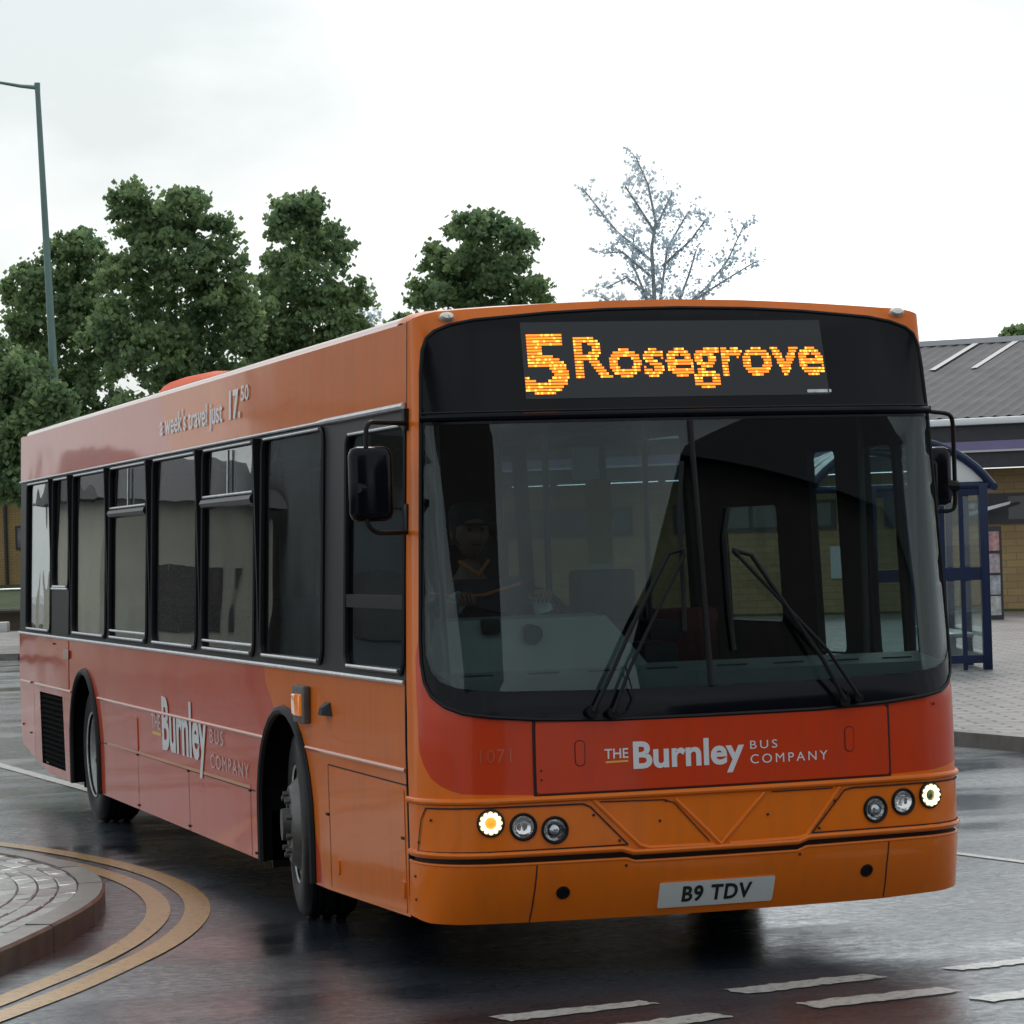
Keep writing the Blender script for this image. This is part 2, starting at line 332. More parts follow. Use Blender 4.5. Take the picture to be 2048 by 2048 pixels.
patch('windscreen', [(u * .999, z) for u, z in glz], S, GLASS, BUS, st=.06, d0=.003, th=.006, smooth=60)
mb = MB(); mb.tube([S(u / 10 * 1.285, 2.425 , .012) for u in range(-10, 11)], .017, 10)
mb.build('header_bar', BLACKG, BUS)
mb = MB(); mb.tube([S(u / 10 * 1.28, 2.446, .012) for u in range(-10, 11)], .006, 6); mb.build('header_bead', RUBBER, BUS)
mb = MB(); mb.tube([S(-.008, 2.39 - 1.16 * i / 8, .004) for i in range(9)], .014, 8); mb.build('windscreen_divider', RUBBER, BUS)
mb = MB(); mb.tube([S(u, z, .006) for u, z in dens(mask, .05)], .009, 6, closed=True); mb.build('windscreen_rubber', RUBBER, BUS)
patch('destination_display', [(-.76, 2.498), (.70, 2.498), (.70, 2.838), (-.76, 2.838)], S, DISP, BUS, st=.08, d0=.009, th=.004)
def led(name, s, u0, u1, z0, z1, rows, off, hot):
    v, f = glyphs(s, off); hit = grid_tri(v, f); pz = (z1 - z0) / rows; pu = .0095; nc = int(round((u1 - u0) / pu)); b = MB()
    for r in range(rows):
        for c in range(nc):
            if hit((c + .5) / nc, (r + .5) / rows):
                u = u0 + (u1 - u0) * (c + .5) / nc; z = z0 + pz * (r + .5); h = pz * .33; wdt = (u1 - u0) / nc * .5
                b.add([S(u - wdt, z - h, .0115), S(u + wdt, z - h, .0115), S(u + wdt, z + h, .0115), S(u - wdt, z + h, .0115)], [(0, 1, 2, 3)], 1 if random.random() < hot else 0)
    return b.build(name, [LEDM, LEDH], BUS, None, fix=False)
led('display_number', '5', -.757, -.555, 2.516, 2.786, 20, .030, .2)
led('display_lettering', 'Rosegrove', -.522, .690, 2.532, 2.770, 18, .021, .2)
patch('display_label', rrect(.588, .712, 2.508, 2.522, .004, 2), S, METAL, BUS, st=.05, d0=.009, th=.003)

# bonnet panel, seams, lower front
patch('bonnet_flap', rrect(-.80, .806, .803, 1.102, .012, 3), S, RED, BUS, st=.07, d0=.009, th=.009)
mb = MB()
def seam(name, pts, wd, d, fn=None): b = MB(); strip(b, pts, wd, d, fn or S); return b.build(name, SEAM, BUS, None)
def strip(mb, pts, wd, d, fn=S):
    pts = dens(pts, .08, False)
    for a, b in zip(pts, pts[1:]):
        dx, dy = b[0] - a[0], b[1] - a[1]; l = sqrt(dx * dx + dy * dy) or 1; nx, ny = -dy / l * wd / 2, dx / l * wd / 2
        mb.add([fn(a[0] - nx, a[1] - ny, d), fn(b[0] - nx, b[1] - ny, d), fn(b[0] + nx, b[1] + ny, d), fn(a[0] + nx, a[1] + ny, d)], [(0, 1, 2, 3)])
seam('bonnet_seam', [(-.806, 1.115), (-.806, .792), (.812, .792), (.812, 1.11)], .014, .003)
for x0, nm in ((-.612, 'left'), (.615, 'right')):
    g = patch('bonnet_latch', rrect(x0 - .019, x0 + .019, .915, 1.02, .018, 4), S, RED, BUS, st=.03, d0=.0125, th=.005)
    seam('latch_seam', rrect(x0 - .021, x0 + .021, .913, 1.022, .019, 4) + [(x0 + .021, .93)], .004, .0098)
low_out = [(-UE, .535), (-1.14, .535), (-.44, .535), (-.39, .518), (.36, .518), (.41, .535), (UE, .535), (UE, .785), (-UE, .785)]
def face_m(u, z, d=0):
    p = S(u, z, d); a = (S(u + .01, z, d) - S(u - .01, z, d)).normalized(); b = (S(u, z + .01, d) - S(u, z - .01, d)).normalized(); nn = a.cross(b).normalized()
    b = nn.cross(a); M = Matrix((a, b, nn)).transposed().to_4x4(); M.translation = p; return M
def circ(u, z, r, n=20): return [(u + r * cos(2 * pi * k / n), z + r * sin(2 * pi * k / n)) for k in range(n)]
LAMPS = ((-.999, .687, 'ring'), (-.862, .665, 'main'), (-.728, .645, 'dip'), (1.012, .695, 'ring'), (.874, .675, 'main'), (.735, .650, 'dip'))
patch('lamp_panel', low_out, S, ORANGE, BUS, holes=[circ(u, z, .046) for u, z, k in LAMPS], st=.05, d0=.002, th=.02, back=INNER)
patch('bumper_gap', [(-UE, .46), (UE, .46), (UE, .545), (-UE, .545)], S, SEAM, BUS, st=.06, d0=-.018, th=.01)
for u, z in ((-1.27, .70), (-.56, .70), (-.45, .585), (.54, .70), (.46, .585), (-.27, .66), (.22, .66), (-1.36, .60), (-.42, .475), (.37, .475), (-.78, .90), (-.78, .86), (1.05, 1.10), (-1.39, .35), (-1.40, .45), (-.24, .745), (.56, .75)):
    b = MB(); b.lathe([(.0065, 0), (.0055, .003), (.0001, .004)], face_m(u, z, .006), 10); b.build('fixing_screw', SEAM, BUS)
mb = MB(); mb.tube([S(-UE + 2 * UE * i / 50, .778, .004) for i in range(51)], .014, 10); mb.build('front_trim_ridge', ORANGE, BUS)
pts = [(-UE, .553), (-1.14, .550), (-.44, .550), (-.39, .533), (.36, .533), (.41, .550), (UE, .553)]
mb = MB(); mb.tube([S(u, z, .003) for u, z in dens(pts, .06, False)], .013, 8); mb.build('lower_trim_ridge', ORANGE, BUS)
mb = MB()
for P in ([(-.199, .752), (.002, .545), (.208, .756)], [(-.56, .765), (-.36, .560), (-.32, .547), (-.03, .543)], [(.567, .76), (.40, .556), (.36, .546), (.04, .543)]):
    mb.tube([S(u, z, .001) for u, z in dens(P, .05, False)], .010, 8)
mb.build('front_ribs', ORANGE, BUS)
for P, wd in (([(-1.30, .750), (-1.0, .752), (-.605, .750), (-.573, .736), (-.414, .566), (-.8, .564), (-1.37, .562), (-1.335, .70), (-1.30, .750)], .007), ([(1.38, .752), (.627, .752), (.586, .744), (.425, .566), (1.38, .566), (1.385, .752)], .007), ([(-.53, .755), (-.25, .750), (-.205, .735), (-.095, .61), (-.05, .56)], .005), ([(.24, .757), (.53, .757)], .005)):
    seam('lamp_panel_seam', P, wd, .0065)
bump_out = [(-UE, .275), (-1.39, .270), (-1.28, .254), (-1.11, .246), (-.8, .243), (0, .238), (.8, .236), (1.0, .250), (1.17, .285), (1.29, .33), (UE, .37), (UE, .512), (1.2, .508), (.75, .508), (.40, .506), (.36, .490), (-.38, .490), (-.42, .504), (-.8, .504), (-1.2, .506), (-UE, .512)]
bump_out = [(-UE, .275), (-1.39, .270), (-1.28, .254), (-1.11, .246), (-.8, .243), (0, .238), (.8, .238), (1.0, .246), (1.11, .248), (1.28, .258), (1.39, .275), (UE, .285)] + bump_out[11:]
patch('front_bumper', bump_out, S, ORANGE, BUS, st=.05, d0=.004, th=.03, back=INNER)
mb = MB(); mb.tube([S(u, z, .000) for u, z in dens([(-UE, .512), (-1.2, .506), (-.8, .504), (-.42, .504), (-.38, .490), (.36, .490), (.40, .506), (.75, .508), (UE, .512)], .06, False)], .007, 8); mb.build('bumper_lip', ORANGE, BUS)
seam('bumper_seam', [(-.806, .500), (-.808, .40), (-.815, .245)], .006, .0055); seam('bumper_seam', [(.80, .503), (.80, .40), (.812, .245)], .006, .0055)
for u, z in ((-.686, .371), (.704, .378)):
    b = MB(); b.lathe([(.030, 0), (.030, .006), (.023, .008), (.021, .003), (0.0001, .004)], face_m(u, z, .003), 24); b.build('parking_sensor', BLACKM, BUS)
pl = patch('number_plate', rrect(-.262, .262, .272, .386, .008, 3), S, PLATE, BUS, st=.08, d0=.012, th=.008)
text('plate_lettering', 'B9 TDV', S, -.158, .158, .293, .367, PBLK, pl, .0135, .03, 1.12)
logo = [('logo_word', 'THE', -.506, -.402, .938, .980, WHITE, .012), ('logo_word', 'Burnley', -.381, .118, .852, 1.006, WHITE, .028), ('logo_word', 'BUS', .146, .272, .948, .984, WHITE, 0), ('logo_word', 'COMPANY', .146, .508, .884, .924, WHITE, 0)]
for nm, s, a, b, c, d, mm, of in logo: text(nm, s, S, a, b, c, d, mm, BUS, .0105, of, 1.0 if s in ('Burnley', 'THE') else 1.35)
patch('logo_bar', [(-.502, .919), (-.403, .921), (-.403, .929), (-.502, .927)], S, YEL, BUS, st=.08, d0=.0105, th=.001)
text('fleet_number', '1071', S, -1.036, -.902, .942, 1.0, FLEET, BUS, .002, .005, 1.1)
def headlamp(u, z, kind):
    Mx = face_m(u, z, .003); r = .054
    g = MB(); g.lathe([(r + .006, -.002), (r + .006, .006), (r, .009), (r - .006, .004), (r - .009, -.012)], Mx, 32); h = g.build('headlamp', BLACKM, BUS)
    if kind == 'ring':
        b = MB()
        for k in range(12):
            a = 2 * pi * k / 12; c = Mx @ Vector((.040 * cos(a), .040 * sin(a), .010)); b.lathe([(.0001, .009), (.007, .007), (.0102, 0), (.007, -.007)], Matrix.Translation(c) @ Mx.to_3x3().to_4x4(), 10)
        b.tube([Mx @ Vector((.031 * cos(2 * pi * k / 24), .031 * sin(2 * pi * k / 24), .004)) for k in range(24)], .006, 8, closed=True)
        b.build('led_ring', RING, h)
        b = MB(); b.lathe([(.024, .002), (.014, .009), (.0001, .012)], Mx, 20); b.build('bulb', AMBERL if u < 0 else mat('dark_lens', (.06, .09, .02), rough=.1, coat=1), h)
    else:
        b = MB(); b.lathe([(r - .008, -.004), (.036, -.018), (.02, -.026), (.0001, -.028)], Mx, 28); b.build('reflector', CHROME, h)
        if kind == 'dip': b = MB(); b.lathe([(.024, -.016), (.022, .002), (.014, .010), (.0001, .013)], Mx, 24); b.build('projector_lens', mat('projector', (.5, .52, .55), rough=.05, metal=.9), h)
        b = MB(); b.lathe([(r - .006, .004), (.035, .012), (.018, .0155), (.0001, .0165)], Mx, 28); b.build('lens', LENS, h)
for u, z, k in LAMPS: headlamp(u, z, k)
for u, z in ((-1.098, 2.865), (1.14, 2.872)):
    b = MB(); b.lathe([(.030, -.01), (.029, .012), (.020, .026), (.0001, .031)], face_m(u, z, 0) @ Matrix.Scale(1.25, 4, (1, 0, 0)) @ Matrix.Scale(.75, 4, (0, 1, 0)), 20); b.build('marker_lamp', mat('marker_lens', (.75, .7, .62), rough=.1, coat=1, metal=.4), BUS)

# wipers
def wiper(pts_arm, pts_arm2, blade, piv):
    w0 = MB(); w0.tube([S(u, z, d) for u, z, d in pts_arm], .010, 8); w0.tube([S(u, z, d) for u, z, d in pts_arm2], .008, 8)
    w0.tube([S(piv[0], piv[1], .0), S(piv[0], piv[1], .05)], .026, 12); w0.tube([S(piv[2], piv[3], .0), S(piv[2], piv[3], .05)], .022, 12)
    w0.tube([S(pts_arm[-1][0], pts_arm[-1][1], .045), S(pts_arm2[-1][0], pts_arm2[-1][1], .045)], .012, 8)
    h = w0.build('wiper', BLACKM, BUS)
    b = MB(); b.tube([S(u, z, .018) for u, z in dens(blade, .1, False)], .011, 6); b.tube([S(u, z, .028) for u, z in dens(blade[1:-1] if len(blade) > 3 else blade, .1, False)], .008, 6); b.build('wiper_blade', BLACKM, h)
wiper([(-.560, 1.145, .05), (-.47, 1.30, .06), (-.36, 1.50, .05), (-.17, 1.81, .04), (-.10, 1.825, .035)], [(-.475, 1.135, .05), (-.38, 1.33, .055), (-.10, 1.80, .045)], [(-.066, 2.21), (-.085, 2.09), (-.10, 1.95), (-.105, 1.70), (-.115, 1.47)], (-.56, 1.145, -.475, 1.135))
wiper([(.585, 1.140, .05), (.50, 1.32, .06), (.38, 1.52, .05), (.215, 1.79, .04), (.13, 1.815, .035)], [(.655, 1.150, .05), (.53, 1.36, .055), (.15, 1.79, .045)], [(.135, 2.00), (.105, 1.88), (.10, 1.70), (.10, 1.50), (.105, 1.38)], (.585, 1.14, .655, 1.15))
mb = MB(); mb.tube([S(-.395, 1.33, .03), S(-.37, 1.20, .03), S(-.40, 1.14, .03), S(-.47, 1.12, .03)], .004, 6); mb.build('washer_hose', BLACKM, BUS)

# ---- sides
F0 = .455; RE = 12.15
def arch(c, r=.585, zt=1.075, n=14):
    o = []
    for i in range(n + 1):
        t = pi * i / n; o.append((c + r * cos(t), .50 + (zt - .50) * sin(t) if True else 0))
    return [(c + r, .24)] + o + [(c - r, .24)]
FA, RA = 2.775, 8.965
swoop = [(2.10, .20), (2.10, .40), (2.30, .62), (2.62, .84), (2.90, .98), (3.04, 1.085), (3.20, 1.19), (3.285, 1.30)]
def skirt(fn, name, back=INNER, doors=False):
    out = [(F0, .262), (1.9, .235), (FA - .585, .235)] + list(reversed([(s, z) for s, z in arch(FA)[1:-1]])) + [(FA + .585, .24)]
    out += [(6.5, .243), (RA - .585, .243)] + list(reversed([(s, z) for s, z in arch(RA)[1:-1]])) + [(RA + .585, .238), (10.768, .236), (12.10, .39), (RE, .55), (RE, 1.285), (F0, 1.285)]
    holes = [rrect(.50, 1.95, .36, 1.284 - .002, .01, 1)] if doors else [[(9.985, .845), (9.925, .30), (11.06, .295), (11.10, .845)]]
    redreg = [(1.95, .10), (2.10, .40), (2.30, .62), (2.62, .84), (2.90, .98), (3.04, 1.085), (3.20, 1.19), (3.30, 1.40), (13, 1.4), (13, .1)]
    return patch(name, out, fn, [ORANGE_SIDE, RED_SIDE], BUS, holes=holes, regions=[(redreg, 1)], st=.14, d0=0, th=.03, back=back)
sk = skirt(SD, 'side_skirt'); skirt(SN, 'nearside_skirt', doors=True)
wins = [(.475, 1.50, 1.325, 2.402), (1.96, 3.295, 1.328, 2.455), (3.47, 4.835, 1.328, 2.455), (5.01, 6.38, 1.328, 2.455), (6.57, 7.93, 1.328, 2.455), (8.08, 9.475, 1.328, 2.455), (9.665, 10.42, 1.655, 2.452), (10.51, 11.745, 1.32, 2.455)]
nwins = [(.54, .66, .6, 2.28), (.70, 1.03, .6, 2.28), (1.36, 1.70, .6, 2.28), (2.14, 2.93, 1.43, 2.03), (3.47, 4.835, 1.33, 2.45), (5.01, 6.38, 1.33, 2.45), (6.57, 7.93, 1.33, 2.45), (8.08, 9.475, 1.33, 2.45), (9.9, 11.6, 1.33, 2.45)]
def wr(w, g=0): return rrect(w[0] - g, w[1] + g, w[2] - g, w[3] + g, .07, 4)
patch('window_band', [(F0, 1.285), (RE, 1.285), (RE, 2.485), (F0, 2.485)], SD, BAND, BUS, holes=[wr(x) for x in wins], st=.2, d0=-.003, th=.04, back=INNER)
patch('nearside_window_band', [(F0, 1.285), (RE, 1.285), (RE, 2.485), (F0, 2.485)], SN, BAND, BUS, holes=[rrect(x[0], x[1], max(x[2], 1.29), x[3], .03, 2) for x in nwins], st=.2, d0=-.003, th=.04, back=INNER)
patch('door_leaf', [(.50, .36), (1.95, .36), (1.95, 1.284), (.50, 1.284)], SN, BLACKM, BUS, holes=[(lambda x: rrect(x[0], x[1], .6, 1.28, .03, 2))(x) for x in nwins[:3]], st=.2, d0=-.01, th=.03, back=INNER)
for fn, nm in ((SD, 'cantrail'), (SN, 'nearside_cantrail')):
    patch(nm, [(F0, 2.485), (RE, 2.485), (RE, 2.850), (F0, 2.850)], fn, [ORANGE_SIDE, RED_SIDE], BUS, regions=[([(5.7, 2.3), (13, 2.3), (13, 3), (6.3, 3)], 1)], st=.2, d0=0, th=.03, back=INNER)
for i, x in enumerate(nwins):
    patch('nearside_window', rrect(x[0], x[1], x[2], x[3], .03, 2), SN, SGLASS if i > 3 else GLASS, BUS, st=.5, d0=-.02, th=.005)
def win(i, x):
    ww = patch('side_window', wr(x), SD, SGLASS, BUS, st=.2, d0=-.012, th=.005)
    b = MB(); b.tube([SD(s, z, .001) for s, z in dens(wr(x, .006), .3)], .013, 6, closed=True); b.build('window_rubber', RUBBER, ww)
    for zz, rr in ((x[2], .0085), (x[3], .006)): b = MB(); b.tube([SD(x[0] + .06, zz + .004, .012), SD(x[1] - .06, zz + .004, .012)], rr, 6); b.build('window_bead', METAL, ww)
    if i in (2, 4):
        b = MB(); b.tube([SD(x[0] + .02, 2.155, .002), SD(x[1] - .02, 2.155, .002)], .028, 8); b.build('hopper_rail', BAND, ww)
        xm = (x[0] + x[1]) / 2
        for p_, q_ in (((x[0] + .03, 2.192, .008), (x[1] - .03, 2.192, .008)), ((x[0] + .03, 1.375, .004), (x[1] - .03, 1.375, .004)), ((xm, 2.19, .003), (xm, 2.44, .003))): b = MB(); b.tube([SD(*p_), SD(*q_)], .008, 6); b.build('hopper_bead', METAL, ww)
        patch('hopper_pane', rrect(x[0] + .03, x[1] - .03, 2.19, 2.44, .03, 3), lambda s, z, d: SD(s, z, d - .035 - (z - 2.19) * .35), BLACKG, ww, st=.2, d0=0, th=.005)
    if i == 0:
        b = MB(); b.box((-1.262, .49, 1.600), (-1.235, 1.485, 1.660)); b.build('slider_rail', BLACKM, ww)
    if i == 6:
        patch('lower_panel', rrect(9.64, 10.44, 1.31, 1.64, .02, 2), SD, BAND, ww, st=.3, d0=.006, th=.01)
        b = MB(); b.tube([SD(9.66, 1.643, .012), SD(10.42, 1.643, .012)], .008, 6); b.build('panel_bead', METAL, ww)
for i, x in enumerate(wins): win(i, x)
for s in (3.385, 4.92, 6.475, 8.0, 9.57, 10.465): mb = MB(); mb.box((-1.262, s - .012, 1.30), (-1.215, s + .012, 2.47)); mb.build('window_pillar', RUBBER, BUS)
mb = MB(); mb.tube([SD(F0, 1.282, .006), SD(RE, 1.282, .006)], .011, 6); mb.build('waist_rail', METAL, BUS)
mb = MB(); mb.tube([SD(F0 + .01, 2.488, .010), SD(1.9, 2.488, .012), SD(2.1, 2.488, .008), SD(RE, 2.488, .006)], [.016, .015, .009, .008], 8); mb.build('gutter_rail', METAL, BUS)
mb = MB()
for a, b in ((F0, 2.30), (3.24, 8.40), (9.54, 11.3), (11.5, 12.05)): mb.tube([SD(a, .900, .004), SD(b, .900, .004)], .010, 6)
mb.build('body_trim_strip', mat('trim_strip', (.52, .13, .05), rough=.4, coat=.6), BUS)
for c in (FA, RA):
    b = MB(); b.tube([SD(s, z, .006) for s, z in arch(c, .575, 1.065)], .024, 8); b.build('wheel_arch_trim', RUBBER, BUS)
    vs = []; fs = []; A2 = arch(c, .60, 1.085)
    for s, z in A2: vs += [(-1.245, s, z), (-.72, s, z)]
    fs = [(2 * i, 2 * i + 1, 2 * i + 3, 2 * i + 2) for i in range(len(A2) - 1)]
    k = len(vs); vs += [(-.72, s, z) for s, z in A2]; fs.append(tuple(range(k, k + len(A2))))
    mesh('wheel_well', vs, fs, BLACKM, BUS); mesh('wheel_well', [(-x, y, z) for x, y, z in vs], fs, BLACKM, BUS)
# panel seams
mb = MB(); SS = lambda u, z, d: SD(u, z, d)
for P in ([(10.53, 1.27), (10.53, .99), (9.64, .98), (9.645, .92)], [(9.645, 1.27), (9.645, .92)], [(11.40, .90), (11.40, .25)], [(1.865, .25), (1.873, .84), (F0, .835)], [(8.30, .60), (3.5, .60)], [(6.95, .59), (6.95, .245)], [(5.30, .59), (5.30, .245)], [(3.62, .59), (3.62, .245)], [(F0 + .004, .27), (F0 + .004, 2.86)]):
    seam('side_seam', P, .007, .0015, SS)
patch('access_panel', rrect(.50, 1.84, .262 + .012, .815, .01, 1), SD, ORANGE_SIDE, BUS, st=.2, d0=.004, th=.004)
for s, z in ((1.70, .36), (.535, .37)):
    patch('panel_catch', rrect(s - .03, s + .03, z - .03, z + .04, .01, 2), SD, ORANGE_SIDE, BUS, st=.2, d0=.012, th=.01)
patch('fuel_flap', rrect(6.92, 7.24, .62, .835, .02, 2), SD, RED_SIDE, BUS, st=.2, d0=.006, th=.006)
patch('engine_door', rrect(9.66, 12.05, .915, 1.26, .02, 2), SD, RED_SIDE, BUS, st=.2, d0=.004, th=.004)
mb = MB()
for i in range(14):
    z = .315 + i * .038; mb.add([SD(9.95, z, -.002), SD(11.07, z, -.002), SD(11.07, z + .03, -.025), SD(9.95, z + .03, -.025)], [(0, 1, 2, 3)])
mb.box((-1.22, 9.9, .28), (-1.20, 11.12, .86)); mb.build('radiator_grille', mat('grille_black', (.004, .004, .004), rough=.9, spec=.05), BUS, None)
patch('side_reflector', rrect(9.60, 9.84, 1.135, 1.20, .008, 2), SD, REDL, BUS, st=.3, d0=.014, th=.012)
b = MB(); b.box((-1.31, 2.20, 1.02), (-1.272, 2.44, 1.205), bev=.01); ind = b.build('side_indicator', HUB, BUS)
b = MB(); b.box((-1.325, 2.235, 1.055), (-1.300, 2.405, 1.165), bev=.01); b.build('indicator_lens', AMBER, ind)
b = MB(); b.add([(-1.275, 1.76, 1.075), (-1.275, 1.90, 1.075), (-1.275, 1.90, 1.14), (-1.275, 1.80, 1.14), (-1.32, 1.80, 1.08), (-1.32, 1.87, 1.08), (-1.31, 1.87, 1.115), (-1.31, 1.82, 1.115)], [(0, 1, 2, 3), (4, 7, 6, 5), (0, 4, 5, 1), (1, 5, 6, 2), (2, 6, 7, 3), (3, 7, 4, 0)]); b.build('filler_vent', BLACKM, BUS)
b = MB()
for s, z in ((8.36, .595), (8.36, .27), (6.95, .595), (5.30, .595), (5.3, .27), (3.62, .595), (3.5, .27), (10.3, 1.23), (9.55, .6), (1.9, .6), (12.0, .55), (6.95, .27), (11.6, .5), (.53, .6)):
    b.box((-1.284, s - .02, z - .006), (-1.27, s + .02, z + .006))
b.build('side_fixings', SEAM, BUS)
patch('side_livery_line', [(3.616, .603), (8.079, .598), (8.079, .616), (3.616, .622)], SD, LINE_O, BUS, st=.5, d0=.0025, th=.001)
def sdr(s0):    # lettering reads left to right = from the rear towards the front
    return lambda u, z, d: SD(-u, z, d)
FS = sdr(0)
for s, a, b, c, d, of, sp, mm in (('THE', -6.42, -6.12, .79, .885, .012, 1, FADED), ('Burnley', -6.07, -4.73, .575, 1.005, .028, 1, WHITE), ('BUS', -4.63, -4.27, .795, .875, 0, 1.35, FADED), ('COMPANY', -4.63, -3.63, .655, .735, 0, 1.35, FADED)):
    text('side_logo_word', s, FS, a, b, c, d, mm, BUS, .006, of, sp)
patch('side_logo_bar', [(6.12, .755), (6.41, .755), (6.41, .775), (6.12, .775)], SD, YEL, BUS, st=.5, d0=.003, th=.001)
text('fare_lettering', "a week's travel just", FS, -6.15, -4.30, 2.562, 2.735, WHITE, BUS, .007, .010)
text('fare_price', '17.', FS, -4.12, -3.83, 2.60, 2.765, WHITE, BUS, .007, .03); text('fare_price', '50', FS, -3.82, -3.62, 2.69, 2.775, WHITE, BUS, .007, .02)

# roof, rear, floor, rear window
sec = [(-1.21, 2.850), (-1.205, 2.868), (-1.19, 2.88), (-1.16, 2.892), (-1.10, 2.900), (-.8, 2.920), (-.4, 2.932), (0, 2.935)]; sec = sec + [(-x, z) for x, z in reversed(sec[:-1])]
vs = []; ys = [.615, 1.2, 4, 8, 11.8, 12.05, 12.12, 12.15]
for y in ys:
    for x, z in sec:
        k = 0
        e2 = max(0, y - 11.8) / .35; vs.append((x * (1 - .02 * e2), y, z - .05 * e2 * e2 - (k if abs(x) < 1.15 else 0)))
n = len(sec); mesh('roof', vs, [(j * n + i, j * n + i + 1, (j + 1) * n + i + 1, (j + 1) * n + i) for j in range(len(ys) - 1) for i in range(n - 1)], mat('roof_paint', (.60, .22, .10), rough=.3, coat=1, noise_amt=.15, noise_scale=3), BUS, 50)
b = MB(); pr = [(6.3, 2.90), (6.5, 3.00), (7.4, 3.08), (8.35, 3.10), (8.6, 3.08), (8.85, 2.98), (8.9, 2.90)]
sec2 = [(-.80, 0), (-.72, .75), (-.60, 1.0), (.45, 1.0), (.60, .75), (.66, 0)]
b.add([(x, y, 2.95 + (z - 2.95) * k) for y, z in pr for x, k in sec2], [(j * 6 + i, j * 6 + i + 1, j * 6 + i + 7, j * 6 + i + 6) for j in range(6) for i in range(5)])
b.build('roof_pod', mat('pod_paint', (.70, .09, .02), rough=.6, spec=.2), BUS, 60)
b = MB(); b.box((-1.205, RE - .02, .55), (1.205, RE + .01, 2.86), bev=.012); b.build('rear_panel', RED_SIDE, BUS)
b = MB(); b.box((-1.24, 1.7, .30), (1.24, FA - .62, .36)); b.box((-.70, .35, .28), (.70, 12.0, .40)); b.box((-1.22, FA + .62, .28), (1.22, RA - .62, .36)); b.box((-1.22, RA + .62, .30), (1.22, 10.9, .40)); b.box((-1.20, 10.9, .45), (1.20, 12.1, .55)); b.box((-1.22, .46, .28), (1.22, 1.7, .36)); b.build('chassis', BLACKM, BUS)
b = MB(); b.box((-1.17, .40, .40), (1.17, 12.1, .43)); b.build('floor', INNER, BUS)
b = MB(); b.box((-1.15, .55, 2.62), (1.15, 12.1, 2.66)); b.build('ceiling', CEIL, BUS)
b = MB(); b.box((-.45, 4.2, .14), (.3, 5.5, .30), bev=.05); b.box((.35, 8.6, .22), (.7, 9.3, .5), bev=.05); b.tube([(-.9, RA, .48), (.9, RA, .48)], .09, 12); b.tube([(-.9, FA, .46), (.9, FA, .46)], .06, 12); b.build('underfloor_gear', BLACKM, BUS)

# wheels
def wheel(x, y, steer, dual, flip):
    root = bpy.data.objects.new('wheel', None)
    Mx = Matrix.Translation((x, y, .478)) @ Matrix.Rotation(radians(steer), 4, 'Z') @ Matrix.Rotation(radians(-90 if not flip else 90), 4, 'Y')
    # local z of the lathe points outwards
    R = .478; W2 = .14
    prof = [(.285, W2 - .02), (.33, W2 + .005), (.40, W2 + .006), (.445, W2 - .004), (.468, W2 - .03), (R, W2 - .06)]
    g = []
    for k in (-.085, -.035, .035, .085): g += [(R, k - .014), (R - .012, k - .010), (R - .012, k + .010), (R, k + .014)]
    prof = prof + list(reversed(g)) + [(R, -W2 + .06), (.468, -W2 + .03), (.445, -W2 + .004), (.33, -W2), (.285, -W2 + .02)]
    b = MB(); b.lathe(prof, Mx, 56); t = b.build('wheel', TYRE, BUS, 40)
    b = MB()
    if dual: p = [(.288, .135), (.300, .140), (.298, .122), (.278, .110), (.262, .03), (.250, -.05), (.16, -.085), (.15, -.04), (.10, -.03), (.095, .03), (.0001, .035)]
    else: p = [(.288, .130), (.300, .136), (.300, .122), (.278, .110), (.262, .095), (.255, .11), (.20, .165), (.19, .175), (.115, .178), (.110, .155), (.085, .155), (.08, .215), (.0001, .22)]
    b.lathe(p[:5], Mx, 48); b.lathe(p[4:], Mx, 48, 1); rm = b.build('rim', [WORN, HUB], t, 35)
    b = MB()
    for k in range(10):
        a = 2 * pi * k / 10; rr = .155 if not dual else .125; h = .176 if not dual else -.04
        b.lathe([(.014, h), (.014, h + .028), (.0001, h + .030)], Mx @ Matrix.Translation((rr * cos(a), rr * sin(a), 0)), 8)
    b.build('wheel_nuts', HUB, t)
wheel(-1.085, FA, -8, False, False); wheel(-1.085, RA, 0, True, False); wheel(1.085, FA, -8, False, True); wheel(1.085, RA, 0, True, True)
b = MB(); b.box((-1.22, FA + .60, .20), (-.9, FA + .615, .75)); b.build('mudflap', RUBBER, BUS)
b = MB(); b.box((-1.2, RA + .60, .2), (-.75, RA + .612, .7)); b.build('mudflap', RUBBER, BUS)

# mirrors
def curve(P, n=5):
    o = []
    for i in range(len(P)):
        if 0 < i < len(P) - 1:
            a, b, c = Vector(P[i - 1]), Vector(P[i]), Vector(P[i + 1])
            for t in range(n + 1):
                t /= n; p0 = b + (a - b).normalized() * min(.045, (a - b).length / 2); p1 = b + (c - b).normalized() * min(.045, (c - b).length / 2); o.append(p0 * (1 - t) ** 2 + b * 2 * t * (1 - t) + p1 * t * t)
        else: o.append(Vector(P[i]))
    return o
b = MB(); b.tube(curve([(-1.225, .44, 2.41), (-1.45, .30, 2.415), (-1.465, .29, 1.975), (-1.42, .30, 1.935), (-1.25, .42, 1.935)]), .0105, 8); b.box((-1.245, .425, 2.38), (-1.215, .465, 2.475)); b.box((-1.25, .42, 1.93), (-1.215, .47, 2.06), bev=.008); b.tube([(-1.50, .27, 2.13), (-1.44, .31, 2.13)], .022, 10); arm = b.build('mirror_arm', BLACKM, BUS)
b = MB(); b.box((-1.53, .27, 1.985), (-1.335, .36, 2.31), bev=.04); b.build('mirror_head', BLACKG, arm, 60)
